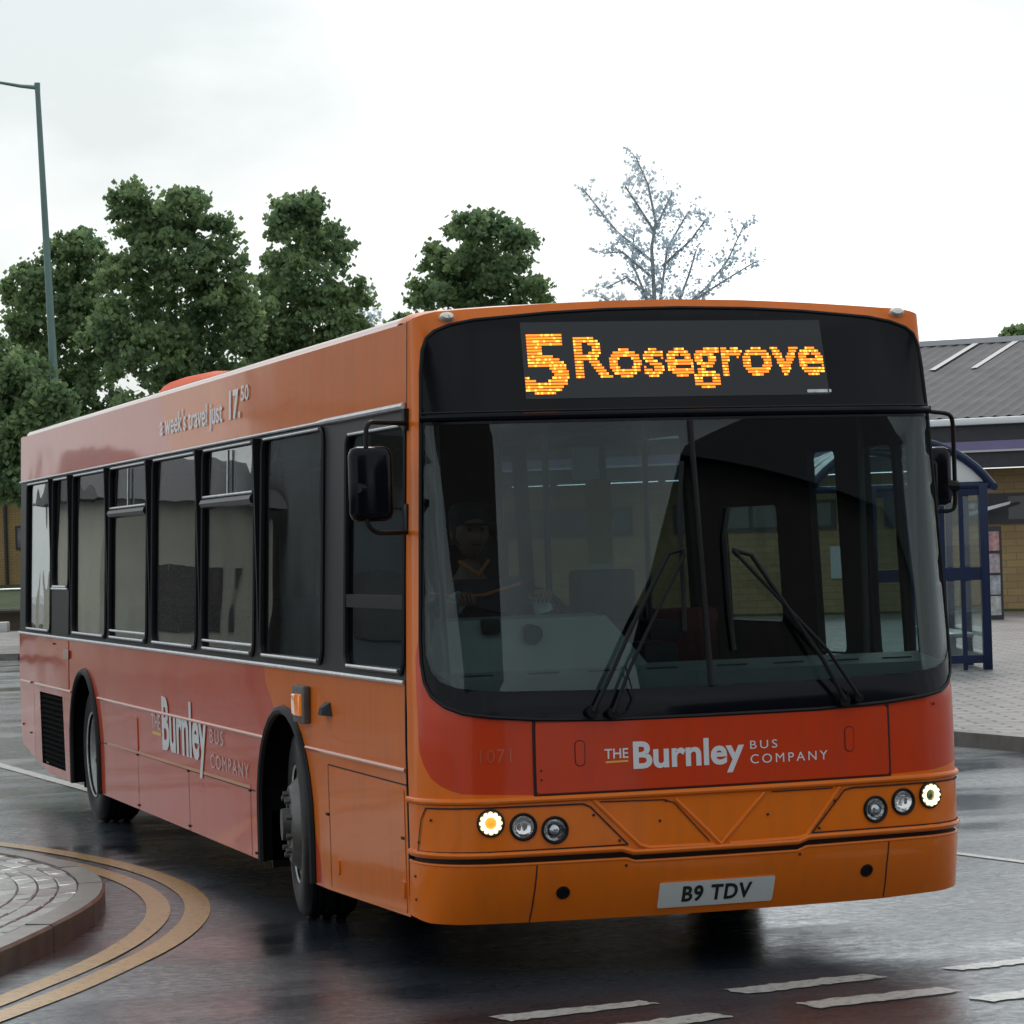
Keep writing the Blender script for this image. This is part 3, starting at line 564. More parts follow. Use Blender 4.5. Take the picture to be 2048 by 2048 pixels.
b = MB(); b.box((-1.515, .358, 2.01), (-1.35, .364, 2.29)); b.build('mirror_glass', CHROME, arm)
o_ = .06
b = MB(); b.tube(curve([(1.21, .40, 2.425), (1.375, .44, 2.41), (1.392, .45, 2.37), (1.392, .45, 1.985), (1.37, .45, 1.96), (1.23, .44, 1.96)]), .0105, 8); b.box((1.20, .38, 2.42), (1.25, .42, 2.445)); b.tube([(1.405, .45, 2.075), (1.33, .45, 2.08)], [.026, .03], 10); arm = b.build('mirror_arm', BLACKM, BUS)
b = MB(); b.box((1.22, .42, 1.985), (1.375, .50, 2.26), bev=.035); b.box((1.245, .415, 1.97), (1.30, .47, 2.20), bev=.02); b.build('mirror_head', BLACKG, arm, 60)
b = MB(); b.box((1.22, .538, 2.01), (1.33, .545, 2.23)); b.build('mirror_glass', CHROME, arm)

# ---- inside the bus
b = MB(); b.box((-1.17, .20, 1.12), (1.17, .62, 1.285), bev=.03)
b.add([(-1.15, .16, 1.29), (1.15, .16, 1.29), (1.15, .40, 1.325), (-1.15, .40, 1.325), (-1.15, .16, 1.2), (1.15, .16, 1.2), (1.15, .4, 1.2), (-1.15, .4, 1.2)], [(0, 1, 2, 3), (4, 7, 6, 5), (0, 4, 5, 1), (1, 5, 6, 2), (2, 6, 7, 3), (3, 7, 4, 0)])
ds = b.build('dashboard', DASH, BUS)
b = MB()
for x in (-1.0, -.70, -.42, -.15, .18, .45, .72, .98): b.box((x - .07, .245, 1.303), (x + .07, .262, 1.309))
b.build('demister_slots', BLACKM, ds, None)
b = MB(); b.add([(-1.10, .33, 1.29), (-.16, .33, 1.29), (-.33, .46, 1.54), (-1.07, .46, 1.54), (-1.10, .72, 1.25), (-.16, .72, 1.25), (-.33, .66, 1.55), (-1.07, .66, 1.55)], [(0, 1, 2, 3), (5, 4, 7, 6), (3, 2, 6, 7), (0, 3, 7, 4), (1, 5, 6, 2), (0, 4, 5, 1)]); b.build('instrument_binnacle', DASH, BUS, None)
b = MB(); b.tube([(-.70, .38, 1.47), (-.70, .44, 1.49)], [.045, .03], 14); b.box((-.92, .40, 1.48), (-.84, .46, 1.545), bev=.01); b.build('cab_camera', BLACKM, BUS)
b = MB(); cx, cy, cz, r = -.66, .80, 1.58, .235
b.tube([(cx + r * cos(t), cy + r * sin(t) * .85, cz + r * sin(t) * .45) for t in [2 * pi * k / 32 for k in range(32)]], .017, 8, closed=True)
for t in (0.3, pi - .3, 1.5 * pi): b.tube([(cx, cy, cz - .03), (cx + r * cos(t), cy + r * sin(t) * .85, cz + r * sin(t) * .45)], .014, 6)
b.tube([(cx, cy, cz - .03), (cx, .62, 1.2)], .04, 10); b.build('steering_wheel', BLACKM, BUS)
b = MB(); b.box((-.31, .86, 1.50), (-.04, 1.05, 1.74), bev=.02); b.box((-.25, .88, .43), (-.1, 1.0, 1.5)); b.build('ticket_machine', BLACKM, BUS)
b = MB(); b.box((-.42, 1.0, .43), (-.38, 1.75, 1.45)); b.box((-1.2, 1.74, .43), (-.40, 1.78, 2.62)); b.box((-.05, .75, 1.25), (.12, 1.0, 1.40), bev=.02); b.box((.0, .8, 1.41), (.15, .95, 1.50), bev=.01); b.build('cab_partition', INNER, BUS)
b = MB()
for x, y in ((-.40, 1.05), (.42, 1.95), (.42, 4.4), (-.42, 4.0), (.42, 6.4), (-.42, 6.4), (1.0, .62)): b.tube([(x, y, .43), (x, y, 2.62)], .016, 8)
b.tube([(-1.08, .52, 2.5), (-1.06, .52, 1.28)], .016, 8); b.tube([(-.42, 2.2, 2.45), (-.42, 11, 2.45)], .015, 6); b.tube([(.42, 2.2, 2.45), (.42, 11, 2.45)], .015, 6)
b.build('grab_poles', mat('pole_paint', (.03, .036, .04), rough=.4), BUS)
b = MB(); b.box((-1.0, 1.10, 1.0), (-.56, 1.22, 1.95), bev=.05); b.box((-1.0, .75, .85), (-.56, 1.2, .98), bev=.04); b.box((-.86, .85, .43), (-.70, 1.1, .86)); b.build('driver_seat', BLACKM, BUS, 60)
def seat(x, y, red=True):
    b = MB(); b.box((x - .21, y, .80), (x + .21, y + .42, .90), bev=.035); b.box((x - .21, y + .38, .88), (x + .21, y + .46, 1.50), bev=.035); b.box((x - .03, y + .1, .43), (x + .03, y + .3, .8)); b.build('passenger_seat', SEATM if red else BLACKM, BUS, 60)
for k in range(9):
    for x in (-.97, -.55, .55, .97):
        if not (k == 0 and x < 0): seat(x, 2.55 + k * .98, k > 0 or x > .9)

PAPER = mat('notice_paper', (.45, .47, .45), rough=.6)
for x, y, z0, z1, mm in ((.02, 1.9, 2.18, 2.34, PAPER), (.50, 3.1, 1.75, 2.2, mat('yellow_notice', (.40, .34, .08), rough=.6)), (.82, 4.0, 1.65, 2.0, PAPER)):
    b = MB(); b.box((x, y, z0), (x + .14, y + .01, z1)); b.build('notice', mm, BUS)
# ------------------------------------------------------------------ driver
def skin(name, V, E, Rr, mats, parent=None, sub=1):
    me = bpy.data.meshes.new(name); me.from_pydata(V, E, []); o = bpy.data.objects.new(name, me); COL.objects.link(o)
    md = o.modifiers.new('s', 'SKIN'); o.modifiers.new('u', 'SUBSURF').levels = sub; o.modifiers['u'].render_levels = sub
    for i, r in enumerate(Rr): me.skin_vertices[0].data[i].radius = (r, r) if not isinstance(r, tuple) else r
    me.skin_vertices[0].data[0].use_root = True
    dg = bpy.context.evaluated_depsgraph_get(); m2 = bpy.data.meshes.new_from_object(o.evaluated_get(dg)); bpy.data.objects.remove(o)
    return m2
SKINM = mat('skin', (.13, .06, .04), rough=.55, noise_amt=.15, noise_scale=30); JUMP = mat('navy_jumper', (.015, .018, .03), rough=.9, noise_amt=.3, noise_scale=60); SHIRT = mat('pale_shirt', (.28, .31, .35), rough=.8, noise_amt=.2, noise_scale=30)
px, py = -.80, 1.02
V = [(px, py - .02, .98), (px, py, 1.20), (px, py, 1.42), (px, py - .02, 1.62), (px, py - .03, 1.74), (px, py - .05, 1.82),
     (px - .19, py - .02, 1.64), (px - .25, py - .17, 1.44), (px - .17, py - .32, 1.60), (px - .12, .76, 1.63),
     (px + .19, py - .02, 1.64), (px + .27, py - .15, 1.42), (px + .27, py - .28, 1.56), (px + .25, .74, 1.63),
     (px - .10, py - .25, .96), (px - .12, py - .42, .93), (px - .12, py - .44, .55), (px - .12, py - .58, .47),
     (px + .10, py - .25, .96), (px + .12, py - .42, .93), (px + .12, py - .44, .55), (px + .12, py - .58, .47)]
E = [(0, 1), (1, 2), (2, 3), (3, 4), (4, 5), (3, 6), (6, 7), (7, 8), (8, 9), (3, 10), (10, 11), (11, 12), (12, 13), (0, 14), (14, 15), (15, 16), (16, 17), (0, 18), (18, 19), (19, 20), (20, 21)]
Rd = [.13, .125, .13, .10, .055, .052, .065, .05, .038, .03, .065, .05, .038, .03, .085, .065, .05, .04, .085, .065, .05, .04]
m1 = skin('person', V, E, Rd, SKINM)
bmh = bmesh.new(); bmh.from_mesh(m1)
def blob(cx, cy, cz, sx, sy, sz, fn=None, seg=20):
    r = bmesh.ops.create_uvsphere(bmh, u_segments=seg, v_segments=seg - 4, radius=1)
    for v in r['verts']:
        p = v.co.copy()
        if fn: p = fn(p)
        v.co = Vector((cx + p.x * sx, cy + p.y * sy, cz + p.z * sz))
def headf(p):
    q = p.copy()
    if p.y < -.5:
        q.y += -.28 * math.exp(-((p.x / .16) ** 2 + ((p.z + .15) / .2) ** 2))              # nose
        q.y += .10 * (math.exp(-(((p.x - .38) / .2) ** 2 + ((p.z - .1) / .14) ** 2)) + math.exp(-(((p.x + .38) / .2) ** 2 + ((p.z - .1) / .14) ** 2)))   # eye sockets
        q.y += .05 * math.exp(-((p.x / .3) ** 2 + ((p.z + .50) / .05) ** 2))              # mouth line
    if p.z < -.2: q.x *= 1 - .35 * (-.2 - p.z)
    return q
blob(px, py - .06, 1.93, .078, .098, .122, headf, 28)
for s in (-1, 1): blob(px + s * .080, py - .045, 1.925, .012, .02, .032, None, 10)
for hx, sgn in ((px - .12, 1), (px + .25, -1)):
    blob(hx, .725, 1.645, .038, .045, .018, None, 12)
    for k, ln in enumerate((.050, .056, .052, .042)):
        fx = hx - .027 + k * .018; P3 = [Vector((fx, .69, 1.655)), Vector((fx, .69 - ln * .6, 1.650)), Vector((fx, .69 - ln * .75, 1.622)), Vector((fx, .69 - ln * .35, 1.606))]
        tb = MB(); tb.tube(P3, [.0085, .008, .0075, .006], 7); vv = [bmh.verts.new(p) for p in tb.v]
        for f in tb.f: bmh.faces.new([vv[i] for i in f])
    P3 = [Vector((hx + sgn * .035, .74, 1.64)), Vector((hx + sgn * .055, .71, 1.63)), Vector((hx + sgn * .045, .68, 1.612))]
    tb = MB(); tb.tube(P3, [.010, .009, .007], 7); vv = [bmh.verts.new(p) for p in tb.v]
    for f in tb.f: bmh.faces.new([vv[i] for i in f])
m1 = bpy.data.meshes.new('person'); bmh.to_mesh(m1); bmh.free()
drv = link('person', m1, SKINM, None, 60); tag(drv, 'driver in dark cap and navy jumper seated behind the steering wheel of the bus', 'person')
b = MB()
for sx in (-1, 1): b.lathe([(.0001, .010), (.008, .008), (.011, 0)], Matrix.Translation((px + sx * .031, py - .146, 1.942)) @ Matrix.Rotation(pi / 2, 4, 'X'), 12)
b.build('eyes', BLACKM, drv)
b = MB()
for sx in (-1, 1): b.tube([(px + sx * .016, py - .158, 1.962), (px + sx * .034, py - .158, 1.966), (px + sx * .05, py - .148, 1.960)], .004, 6)
b.tube([(px - .022, py - .150, 1.872), (px, py - .156, 1.870), (px + .022, py - .150, 1.872)], .003, 6); b.build('brows_and_mouth', mat('dark_hair', (.02, .012, .008), rough=.8), drv)
b = MB(); b.lathe([(.084, -.09), (.090, -.04), (.092, .0), (.088, .02)], Matrix.Translation((px, py - .035, 1.965)), 24); b.build('hair', bpy.data.materials['dark_hair'], drv, 60)
m2 = skin('jumper', V[:4] + [(V[4][0], V[4][1], V[4][2] - .035)] + V[6:9] + V[10:13], [(0, 1), (1, 2), (2, 3), (3, 4), (3, 5), (5, 6), (6, 7), (3, 8), (8, 9), (9, 10)], [.19, .185, .20, .175, .085, .11, .085, .065, .11, .085, .065], JUMP)
link('jumper', m2, JUMP, drv, 60)
m2 = skin('trousers', [V[0]] + V[14:17] + V[18:21], [(0, 1), (1, 2), (2, 3), (0, 4), (4, 5), (5, 6)], [.16, .10, .08, .062, .10, .08, .062], JUMP)
link('trousers', m2, JUMP, drv, 60)
b = MB(); Mc = Matrix.Translation((px, py - .05, 1.965)); b.lathe([(.090, -.005), (.096, .03), (.098, .06), (.075, .092), (.03, .104), (.0001, .106)], Mc, 24); b.box((px - .07, py - .23, 1.962), (px + .07, py - .12, 1.972), bev=.004); b.build('cap', mat('cap_cloth', (.01, .014, .02), rough=.9), drv, 60)
b = MB(); b.tube([(px - .24, py - .20, 1.66), (px - .1, py - .20, 1.64), (px + .02, py - .19, 1.645), (px + .2, py - .16, 1.69)], .008, 6); b.tube([(px - .07, py - .1, 1.80), (px, py - .17, 1.74), (px + .07, py - .1, 1.80)], .010, 6); b.build('lanyard', mat('orange_cord', (.30, .09, .02), rough=.7), drv)
b = MB(); b.tube([V[12], V[13]], [.045, .04], 12); b.tube([V[8], V[9]], [.045, .04], 12); b.build('shirt_cuffs', SHIRT, drv)

# ================================================================== the place
FH = Vector((.3007, .9537, 0)).normalized(); RT = Vector((.9537, -.3007, 0)).normalized(); O0 = Vector((CP.x, CP.y, 0)); RZ = math.atan2(RT.y, RT.x)
def at(lat, dep, z=0): return O0 + RT * lat + FH * dep + Vector((0, 0, z))
def wetground(name, base, base2, rmin, rmax, bump, bscale, water=.5, grain=.5):
    M = bpy.data.materials.new(name); M.use_nodes = True; nt = M.node_tree; b = nt.nodes['Principled BSDF']; L = nt.links.new
    t = N(nt, 'ShaderNodeTexCoord'); mp = N(nt, 'ShaderNodeMapping'); mp.inputs['Rotation'].default_value = (0, 0, -RZ); mp.inputs['Scale'].default_value = (.55, 1.5, 1); L(t.outputs['Object'], mp.inputs[0])
    n = N(nt, 'ShaderNodeTexNoise'); n.inputs['Scale'].default_value = .55; n.inputs['Detail'].default_value = 8; n.inputs['Roughness'].default_value = .62; L(mp.outputs[0], n.inputs[0])
    g = N(nt, 'ShaderNodeTexNoise'); g.inputs['Scale'].default_value = bscale; g.inputs['Detail'].default_value = 5; g.inputs['Roughness'].default_value = .7; L(t.outputs['Object'], g.inputs[0])
    r = N(nt, 'ShaderNodeMapRange'); r.inputs['From Min'].default_value = .42; r.inputs['From Max'].default_value = .60; r.inputs['To Min'].default_value = rmin; r.inputs['To Max'].default_value = rmax; L(n.outputs['Fac'], r.inputs['Value']); L(r.outputs[0], b.inputs['Roughness'])
    x = N(nt, 'ShaderNodeMix', data_type='RGBA'); x.inputs['A'].default_value = (*base, 1); x.inputs['B'].default_value = (*base2, 1); gr = N(nt, 'ShaderNodeMapRange'); gr.inputs['From Min'].default_value = .36; gr.inputs['From Max'].default_value = .64; L(g.outputs['Fac'], gr.inputs[0]); L(gr.outputs[0], x.inputs['Factor']); L(x.outputs['Result'], b.inputs['Base Color'])
    r2 = N(nt, 'ShaderNodeMapRange'); r2.inputs['From Min'].default_value = .40; r2.inputs['From Max'].default_value = .62; r2.inputs['To Min'].default_value = .25; r2.inputs['To Max'].default_value = 1.0; L(n.outputs['Fac'], r2.inputs['Value'])
    bn = N(nt, 'ShaderNodeBump'); bn.inputs['Distance'].default_value = bump; L(g.outputs['Fac'], bn.inputs['Height']); L(r2.outputs[0], bn.inputs['Strength']); L(bn.outputs[0], b.inputs['Normal'])
    b.inputs['Specular IOR Level'].default_value = .5; b.inputs['Coat Weight'].default_value = water; b.inputs['Coat IOR'].default_value = 1.5; b.inputs['Coat Tint'].default_value = (.93, .97, 1, 1)
    r3 = N(nt, 'ShaderNodeMapRange'); r3.inputs['From Min'].default_value = .42; r3.inputs['From Max'].default_value = .60; r3.inputs['To Min'].default_value = .04; r3.inputs['To Max'].default_value = .22; L(n.outputs['Fac'], r3.inputs['Value']); L(r3.outputs[0], b.inputs['Coat Roughness'])
    cw = N(nt, 'ShaderNodeTexNoise'); cw.inputs['Scale'].default_value = 15; cw.inputs['Detail'].default_value = 9; cw.inputs['Roughness'].default_value = .78; L(t.outputs['Object'], cw.inputs[0])
    cm = N(nt, 'ShaderNodeMapRange'); cm.inputs['From Min'].default_value = .43; cm.inputs['From Max'].default_value = .57; cm.inputs['To Min'].default_value = water; cm.inputs['To Max'].default_value = water * .42; L(cw.outputs['Fac'], cm.inputs[0]); L(cm.outputs[0], b.inputs['Coat Weight'])   # stones standing proud of the water film
    sm = N(nt, 'ShaderNodeMapRange'); sm.inputs['From Min'].default_value = .42; sm.inputs['From Max'].default_value = .58; sm.inputs['To Min'].default_value = .75; sm.inputs['To Max'].default_value = .2; L(cw.outputs['Fac'], sm.inputs[0]); L(sm.outputs[0], b.inputs['Specular IOR Level'])
    rp = N(nt, 'ShaderNodeTexNoise'); rp.inputs['Scale'].default_value = 26; rp.inputs['Detail'].default_value = 7; rp.inputs['Roughness'].default_value = .62; L(t.outputs['Object'], rp.inputs[0])
    b2 = N(nt, 'ShaderNodeBump'); b2.inputs['Distance'].default_value = bump * 1.1; L(r2.outputs[0], b2.inputs['Strength']); L(rp.outputs['Fac'], b2.inputs['Height']); L(b2.outputs[0], b.inputs['Coat Normal'])
    return M
ROAD = wetground('wet_asphalt', (.008, .010, .014), (.050, .062, .082), .16, .42, .004, 38, 1.0)
PAVE = wetground('wet_blocks', (.11, .10, .10), (.17, .155, .15), .4, .65, .003, 60, .22)
# block paving pattern for the footway
nt = PAVE.node_tree; pb = nt.nodes['Principled BSDF']; t = N(nt, 'ShaderNodeTexCoord'); mp = N(nt, 'ShaderNodeMapping'); mp.inputs['Rotation'].default_value = (0, 0, .3); br = N(nt, 'ShaderNodeTexBrick')
br.inputs['Scale'].default_value = 1; br.inputs['Brick Width'].default_value = .42; br.inputs['Row Height'].default_value = .21; br.inputs['Mortar Size'].default_value = .02; br.inputs['Color1'].default_value = (.30, .28, .27, 1); br.inputs['Color2'].default_value = (.20, .18, .175, 1); br.inputs['Mortar'].default_value = (.04, .038, .036, 1)
nt.links.new(t.outputs['Object'], mp.inputs[0]); nt.links.new(mp.outputs[0], br.inputs[0]); nt.links.new(br.outputs['Color'], pb.inputs['Base Color'])
KERB = mat('kerb_stone', (.17, .15, .13), rough=.35, noise_amt=.45, noise_scale=7, bump=.002, bump_scale=50, coat=.4, coat_r=.2)
SLAB = mat('paving_block', (.34, .33, .315), rough=.32, noise_amt=.35, noise_scale=6, bump=.0015, bump_scale=60, coat=.6, coat_r=.15)
JOINT = mat('joint_sand', (.035, .033, .030), rough=.7)
def marking(name, col, wear):
    M = mat(name, col, rough=.38, coat=1, coat_r=.14, bump=.002, bump_scale=90); nt = M.node_tree; b = nt.nodes['Principled BSDF']; t = N(nt, 'ShaderNodeTexCoord')
    n = N(nt, 'ShaderNodeTexNoise'); n.inputs['Scale'].default_value = 22; n.inputs['Detail'].default_value = 8; n.inputs['Roughness'].default_value = .75; nt.links.new(t.outputs['Object'], n.inputs[0])
    r = N(nt, 'ShaderNodeMapRange'); r.inputs['From Min'].default_value = .5; r.inputs['From Max'].default_value = .68; r.inputs['To Max'].default_value = wear; nt.links.new(n.outputs['Fac'], r.inputs[0])
    x = N(nt, 'ShaderNodeMix', data_type='RGBA'); x.inputs['A'].default_value = (*col, 1); x.inputs['B'].default_value = (.05, .048, .045, 1); nt.links.new(r.outputs[0], x.inputs['Factor']); nt.links.new(x.outputs['Result'], b.inputs['Base Color']); return M
YLINE = marking('yellow_line_paint', (.58, .30, .03), .9); WLINE = marking('white_line_paint', (.70, .70, .66), .9)
def flat(z0): return lambda x, y, d: Vector((x, y, z0 + d))
mesh('road', [(-700, -300, 0), (700, -300, 0), (900, 1500, 0), (-900, 1500, 0)], [(0, 1, 2, 3)], ROAD, fix=False)['kind'] = 'structure'
# far footway on the right, with kerb
KL = [(8.6, -14), (7.6, 0), (6.85, 10.5), (6.7, 11.8), (5.75, 25), (4.4, 38), (3.2, 43.6), (-2, 46.5), (-9, 48), (-20, 49), (-70, 50)]
def offs(P, d):
    o = []
    for i in range(len(P)):
        a = P[max(i - 1, 0)]; b = P[min(i + 1, len(P) - 1)]; dx, dy = b[0] - a[0], b[1] - a[1]; l = sqrt(dx * dx + dy * dy); o.append((P[i][0] + dy / l * d, P[i][1] - dx / l * d))
    return o
K2 = offs(KL, .13)
patch('pavement', K2 + [(-70, 400), (300, 400), (300, -14)], flat(.115), PAVE, st=6, d0=0, th=.12)['kind'] = 'structure'
b = MB()
for i in range(len(KL) - 1):
    a, c = Vector((*KL[i], 0)), Vector((*KL[i + 1], 0)); a2, c2 = Vector((*K2[i], 0)), Vector((*K2[i + 1], 0)); n = max(1, int((c - a).length / .9))
    for k in range(n):
        t0, t1 = k / n + .004, (k + 1) / n - .004; q = [a.lerp(c, t0), a.lerp(c, t1), a2.lerp(c2, t1), a2.lerp(c2, t0)]
        b.add([Vector((p.x, p.y, -.02)) for p in q] + [Vector((p.x, p.y, .122)) for p in q], [(0, 1, 5, 4), (4, 5, 6, 7), (1, 2, 6, 5), (3, 0, 4, 7), (2, 3, 7, 6)])
b.build('kerb', KERB, None, None)['kind'] = 'structure'
# near island with its kerb and rings of blocks
base = [(-9, -6.5), (-6.5, -4.2), (-4.6, -1.6), (-3.6, .15), (-2.93, 1.42), (-2.66, 2.0), (-2.44, 2.5), (-2.26, 2.95), (-2.12, 3.4), (-2.01, 3.95), (-1.97, 4.5), (-2.0, 5.05), (-2.10, 5.65), (-2.28, 6.25), (-2.62, 6.95), (-3.3, 7.9), (-4.8, 9.4), (-8, 11.6), (-14, 13.5)]
def smoothl(P, it=2):
    for _ in range(it):
        o = [P[0]]
        for a, b in zip(P, P[1:]): o += [(a[0] * .75 + b[0] * .25, a[1] * .75 + b[1] * .25), (a[0] * .25 + b[0] * .75, a[1] * .25 + b[1] * .75)]
        P = o + [P[-1]]
    return P
base = smoothl(base, 2); k0 = offs(base, -.02); k1 = offs(base, -.15)
patch('island_pavement', offs(base, -.10) + [(-20, 13), (-20, -6)], flat(.100), JOINT, st=3, d0=0, th=.1)['kind'] = 'structure'
def ring(P, d0, d1, z0, z1, seg, gap, mb, jit=.0, bev=.006):
    a = offs(P, d0); c = offs(P, d1); acc = [0]
    for i in range(1, len(a)): acc.append(acc[-1] + sqrt((a[i][0] - a[i - 1][0]) ** 2 + (a[i][1] - a[i - 1][1]) ** 2))
    def pt(Q, s):
        for i in range(1, len(acc)):
            if s <= acc[i]: t = (s - acc[i - 1]) / (acc[i] - acc[i - 1]); return (Q[i - 1][0] + (Q[i][0] - Q[i - 1][0]) * t, Q[i - 1][1] + (Q[i][1] - Q[i - 1][1]) * t)
        return Q[-1]
    s = random.random() * seg
    while s + seg < acc[-1]:
        n = max(1, int(seg / .25)); h = z1 + random.uniform(-jit, jit); t = random.uniform(-jit, jit)
        for k in range(n):
            s0 = s + gap / 2 * (k == 0) + seg * k / n; s1 = s + seg * (k + 1) / n - gap / 2 * (k == n - 1)
            q = [pt(a, s0), pt(a, s1), pt(c, s1), pt(c, s0)]; mx_, my_ = sum(p[0] for p in q) / 4, sum(p[1] for p in q) / 4
            q2 = [(p[0] + (mx_ - p[0]) * bev / .06, p[1] + (my_ - p[1]) * bev / .06) if n == 1 else p for p in q]
            if n > 1: q2 = [(q[0][0] * .9 + q[3][0] * .1, q[0][1] * .9 + q[3][1] * .1), (q[1][0] * .9 + q[2][0] * .1, q[1][1] * .9 + q[2][1] * .1), q[2], q[3]]
            mb.add([(x, y, z0) for x, y in q] + [(x, y, h - bev) for x, y in q] + [(x, y, h + (t if i < 2 else -t)) for i, (x, y) in enumerate(q2)], [(0, 1, 5, 4), (1, 2, 6, 5), (2, 3, 7, 6), (3, 0, 4, 7), (4, 5, 9, 8), (5, 6, 10, 9), (6, 7, 11, 10), (7, 4, 8, 11), (8, 9, 10, 11)])
        s += seg
b = MB(); ring(base, 0, -.14, -.02, .122, .9, .014, b, .002, .014); b.build('island_kerb', KERB, None, 30)['kind'] = 'structure'
b = MB(); d = -.147
while d > -2.4: ring(base, d, d - .098, .09, .114, .2, .010, b, .0035); d -= .106
b.build('island_paving', SLAB, None, None)['kind'] = 'structure'
b = MB()
for k in range(150):
    cx, cy = -3.04 + random.gauss(0, .06), 2.05 + random.gauss(0, .12); a = random.random() * 6.3; h = random.uniform(.015, .05)
    b.add([(cx, cy, .11), (cx + .008 * cos(a), cy + .008 * sin(a), .11), (cx + .02 * cos(a * 3), cy + .02 * sin(a * 3), .11 + h)], [(0, 1, 2)])
tag(b.build('weeds', mat('weed', (.05, .09, .03), rough=.6), None, None, fix=False), 'small green weeds growing in the island block joints', 'weeds', kind='stuff')
# painted lines
yo = [(-5.2, -3.2), (-3.12, .06), (-2.89, .41), (-2.63, .82), (-2.35, 1.34), (-2.05, 1.92), (-1.81, 2.5), (-1.6, 3.17), (-1.47, 3.86), (-1.42, 4.54), (-1.44, 5.27), (-1.53, 6.0), (-1.70, 6.8), (-1.90, 7.45), (-2.2, 8.2), (-3.2, 9.9), (-6, 12.6), (-12, 15.5)]
yi = [(-4.9, -2.4), (-3.06, .47), (-2.81, .92), (-2.54, 1.37), (-2.22, 2.02), (-1.99, 2.6), (-1.81, 3.19), (-1.70, 3.78), (-1.64, 4.44), (-1.66, 5.2), (-1.77, 6.05), (-1.95, 6.75), (-2.14, 7.35), (-2.45, 8.0), (-3.4, 9.5), (-6.2, 12.1), (-12, 15)]
for P, wd in ((yo, .135), (yi, .125)):
    P = smoothl(P, 2); Q = offs(P, -wd); b = MB(); n = len(P)
    b.add([(x, y, .005) for x, y in P] + [(x, y, .005) for x, y in Q], [(i, i + 1, n + i + 1, n + i) for i in range(n - 1)]); o = b.build('yellow_line', YLINE, None, None); o['kind'] = 'structure'
dashes = [[(-1.31, -.76), (-.64, -.67), (-.59, -.78), (-1.26, -.92)], [(-.23, -.56), (.45, -.44), (.52, -.58), (-.18, -.72)], [(-.11, -1.02), (.56, -.94), (.63, -1.08), (-.07, -1.20)], [(-.98, -1.20), (-.50, -1.10), (-.44, -1.24), (-.90, -1.36)], [(.81, -.44), (1.50, -.31), (1.44, -.45), (.87, -.56)], [(.54, -1.24), (1.20, -1.10), (1.14, -1.24), (.60, -1.38)], [(-1.9, -1.05), (-1.6, -1.0), (-1.55, -1.14), (-1.84, -1.2)], [(1.9, -.25), (2.5, -.12), (2.5, -.26), (1.95, -.38)]]
dashes = dashes[:6] + dashes[7:]
for dsh in dashes:
    dj = [(x + random.gauss(0, .007), y + random.gauss(0, .009)) for x, y in dens(dsh, .035)]; o = mesh('white_line', [(x, y, .005) for x, y in dj], [tuple(range(len(dj)))], WLINE); o['kind'] = 'structure'
for P, wd in (([(2.35, 6.4), (2.86, 3.55), (3.02, 2.7), (3.4, .9), (4.2, -3)], .07), ([(-1.3, 19), (-1.08, 15.1), (-.86, 12.1), (-.8, 11)], .12), ([(-4.5, 30), (-3.0, 24), (-2.2, 19)], .12)):
    Q = offs(P, -wd); n = len(P); b = MB(); b.add([(x, y, .005) for x, y in P] + [(x, y, .005) for x, y in Q], [(i, i + 1, n + i + 1, n + i) for i in range(n - 1)]); b.build('white_line', WLINE, None, None)['kind'] = 'structure'

# ---- brick station building on the right
def brick(name, c1, c2, mo, bw=.225, rh=.075):
    M = mat(name, c1, rough=.75); nt = M.node_tree; b = nt.nodes['Principled BSDF']; t = N(nt, 'ShaderNodeTexCoord'); s = N(nt, 'ShaderNodeSeparateXYZ'); c = N(nt, 'ShaderNodeCombineXYZ'); ad = N(nt, 'ShaderNodeMath', operation='ADD')
    L = nt.links.new; L(t.outputs['Object'], s.inputs[0]); L(s.outputs['X'], ad.inputs[0]); L(s.outputs['Y'], ad.inputs[1]); L(ad.outputs[0], c.inputs['X']); L(s.outputs['Z'], c.inputs['Y'])
    k = N(nt, 'ShaderNodeTexBrick'); k.inputs['Scale'].default_value = 1; k.inputs['Brick Width'].default_value = bw; k.inputs['Row Height'].default_value = rh; k.inputs['Mortar Size'].default_value = .010; k.inputs['Color1'].default_value = (*c1, 1); k.inputs['Color2'].default_value = (*c2, 1); k.inputs['Mortar'].default_value = (*mo, 1)
    L(c.outputs[0], k.inputs['Vector']); n = N(nt, 'ShaderNodeTexNoise'); n.inputs['Scale'].default_value = .8; n.inputs['Detail'].default_value = 6; L(t.outputs['Object'], n.inputs[0])
    x = N(nt, 'ShaderNodeMix', data_type='RGBA', blend_type='MULTIPLY'); x.inputs['Factor'].default_value = .5; L(k.outputs['Color'], x.inputs['A']); L(n.outputs['Fac'], x.inputs['B']); L(x.outputs['Result'], b.inputs['Base Color']); return M
BUFF = brick('buff_brick', (.46, .31, .135), (.38, .25, .11), (.24, .19, .13), .45, .15)
BUFF2 = brick('buff_brick_small', (.50, .33, .12), (.44, .29, .11), (.30, .22, .13))
GREYW = mat('dark_soffit', (.035, .035, .045), rough=.5, noise_amt=.3); PURP = mat('purple_fascia', (.20, .17, .33), rough=.4, noise_amt=.15, noise_scale=2); GUT = mat('white_gutter', (.75, .78, .80), rough=.3)
ROOFM = mat('sheet_roof', (.13, .13, .137), rough=.7, spec=.15, noise_amt=.3, noise_scale=1.5); WING = mat('window_glazing', (.05, .055, .05), rough=.15, noise_amt=.5, noise_scale=1.2, coat=.5); WINF = mat('window_frame', (.03, .03, .035), rough=.5)
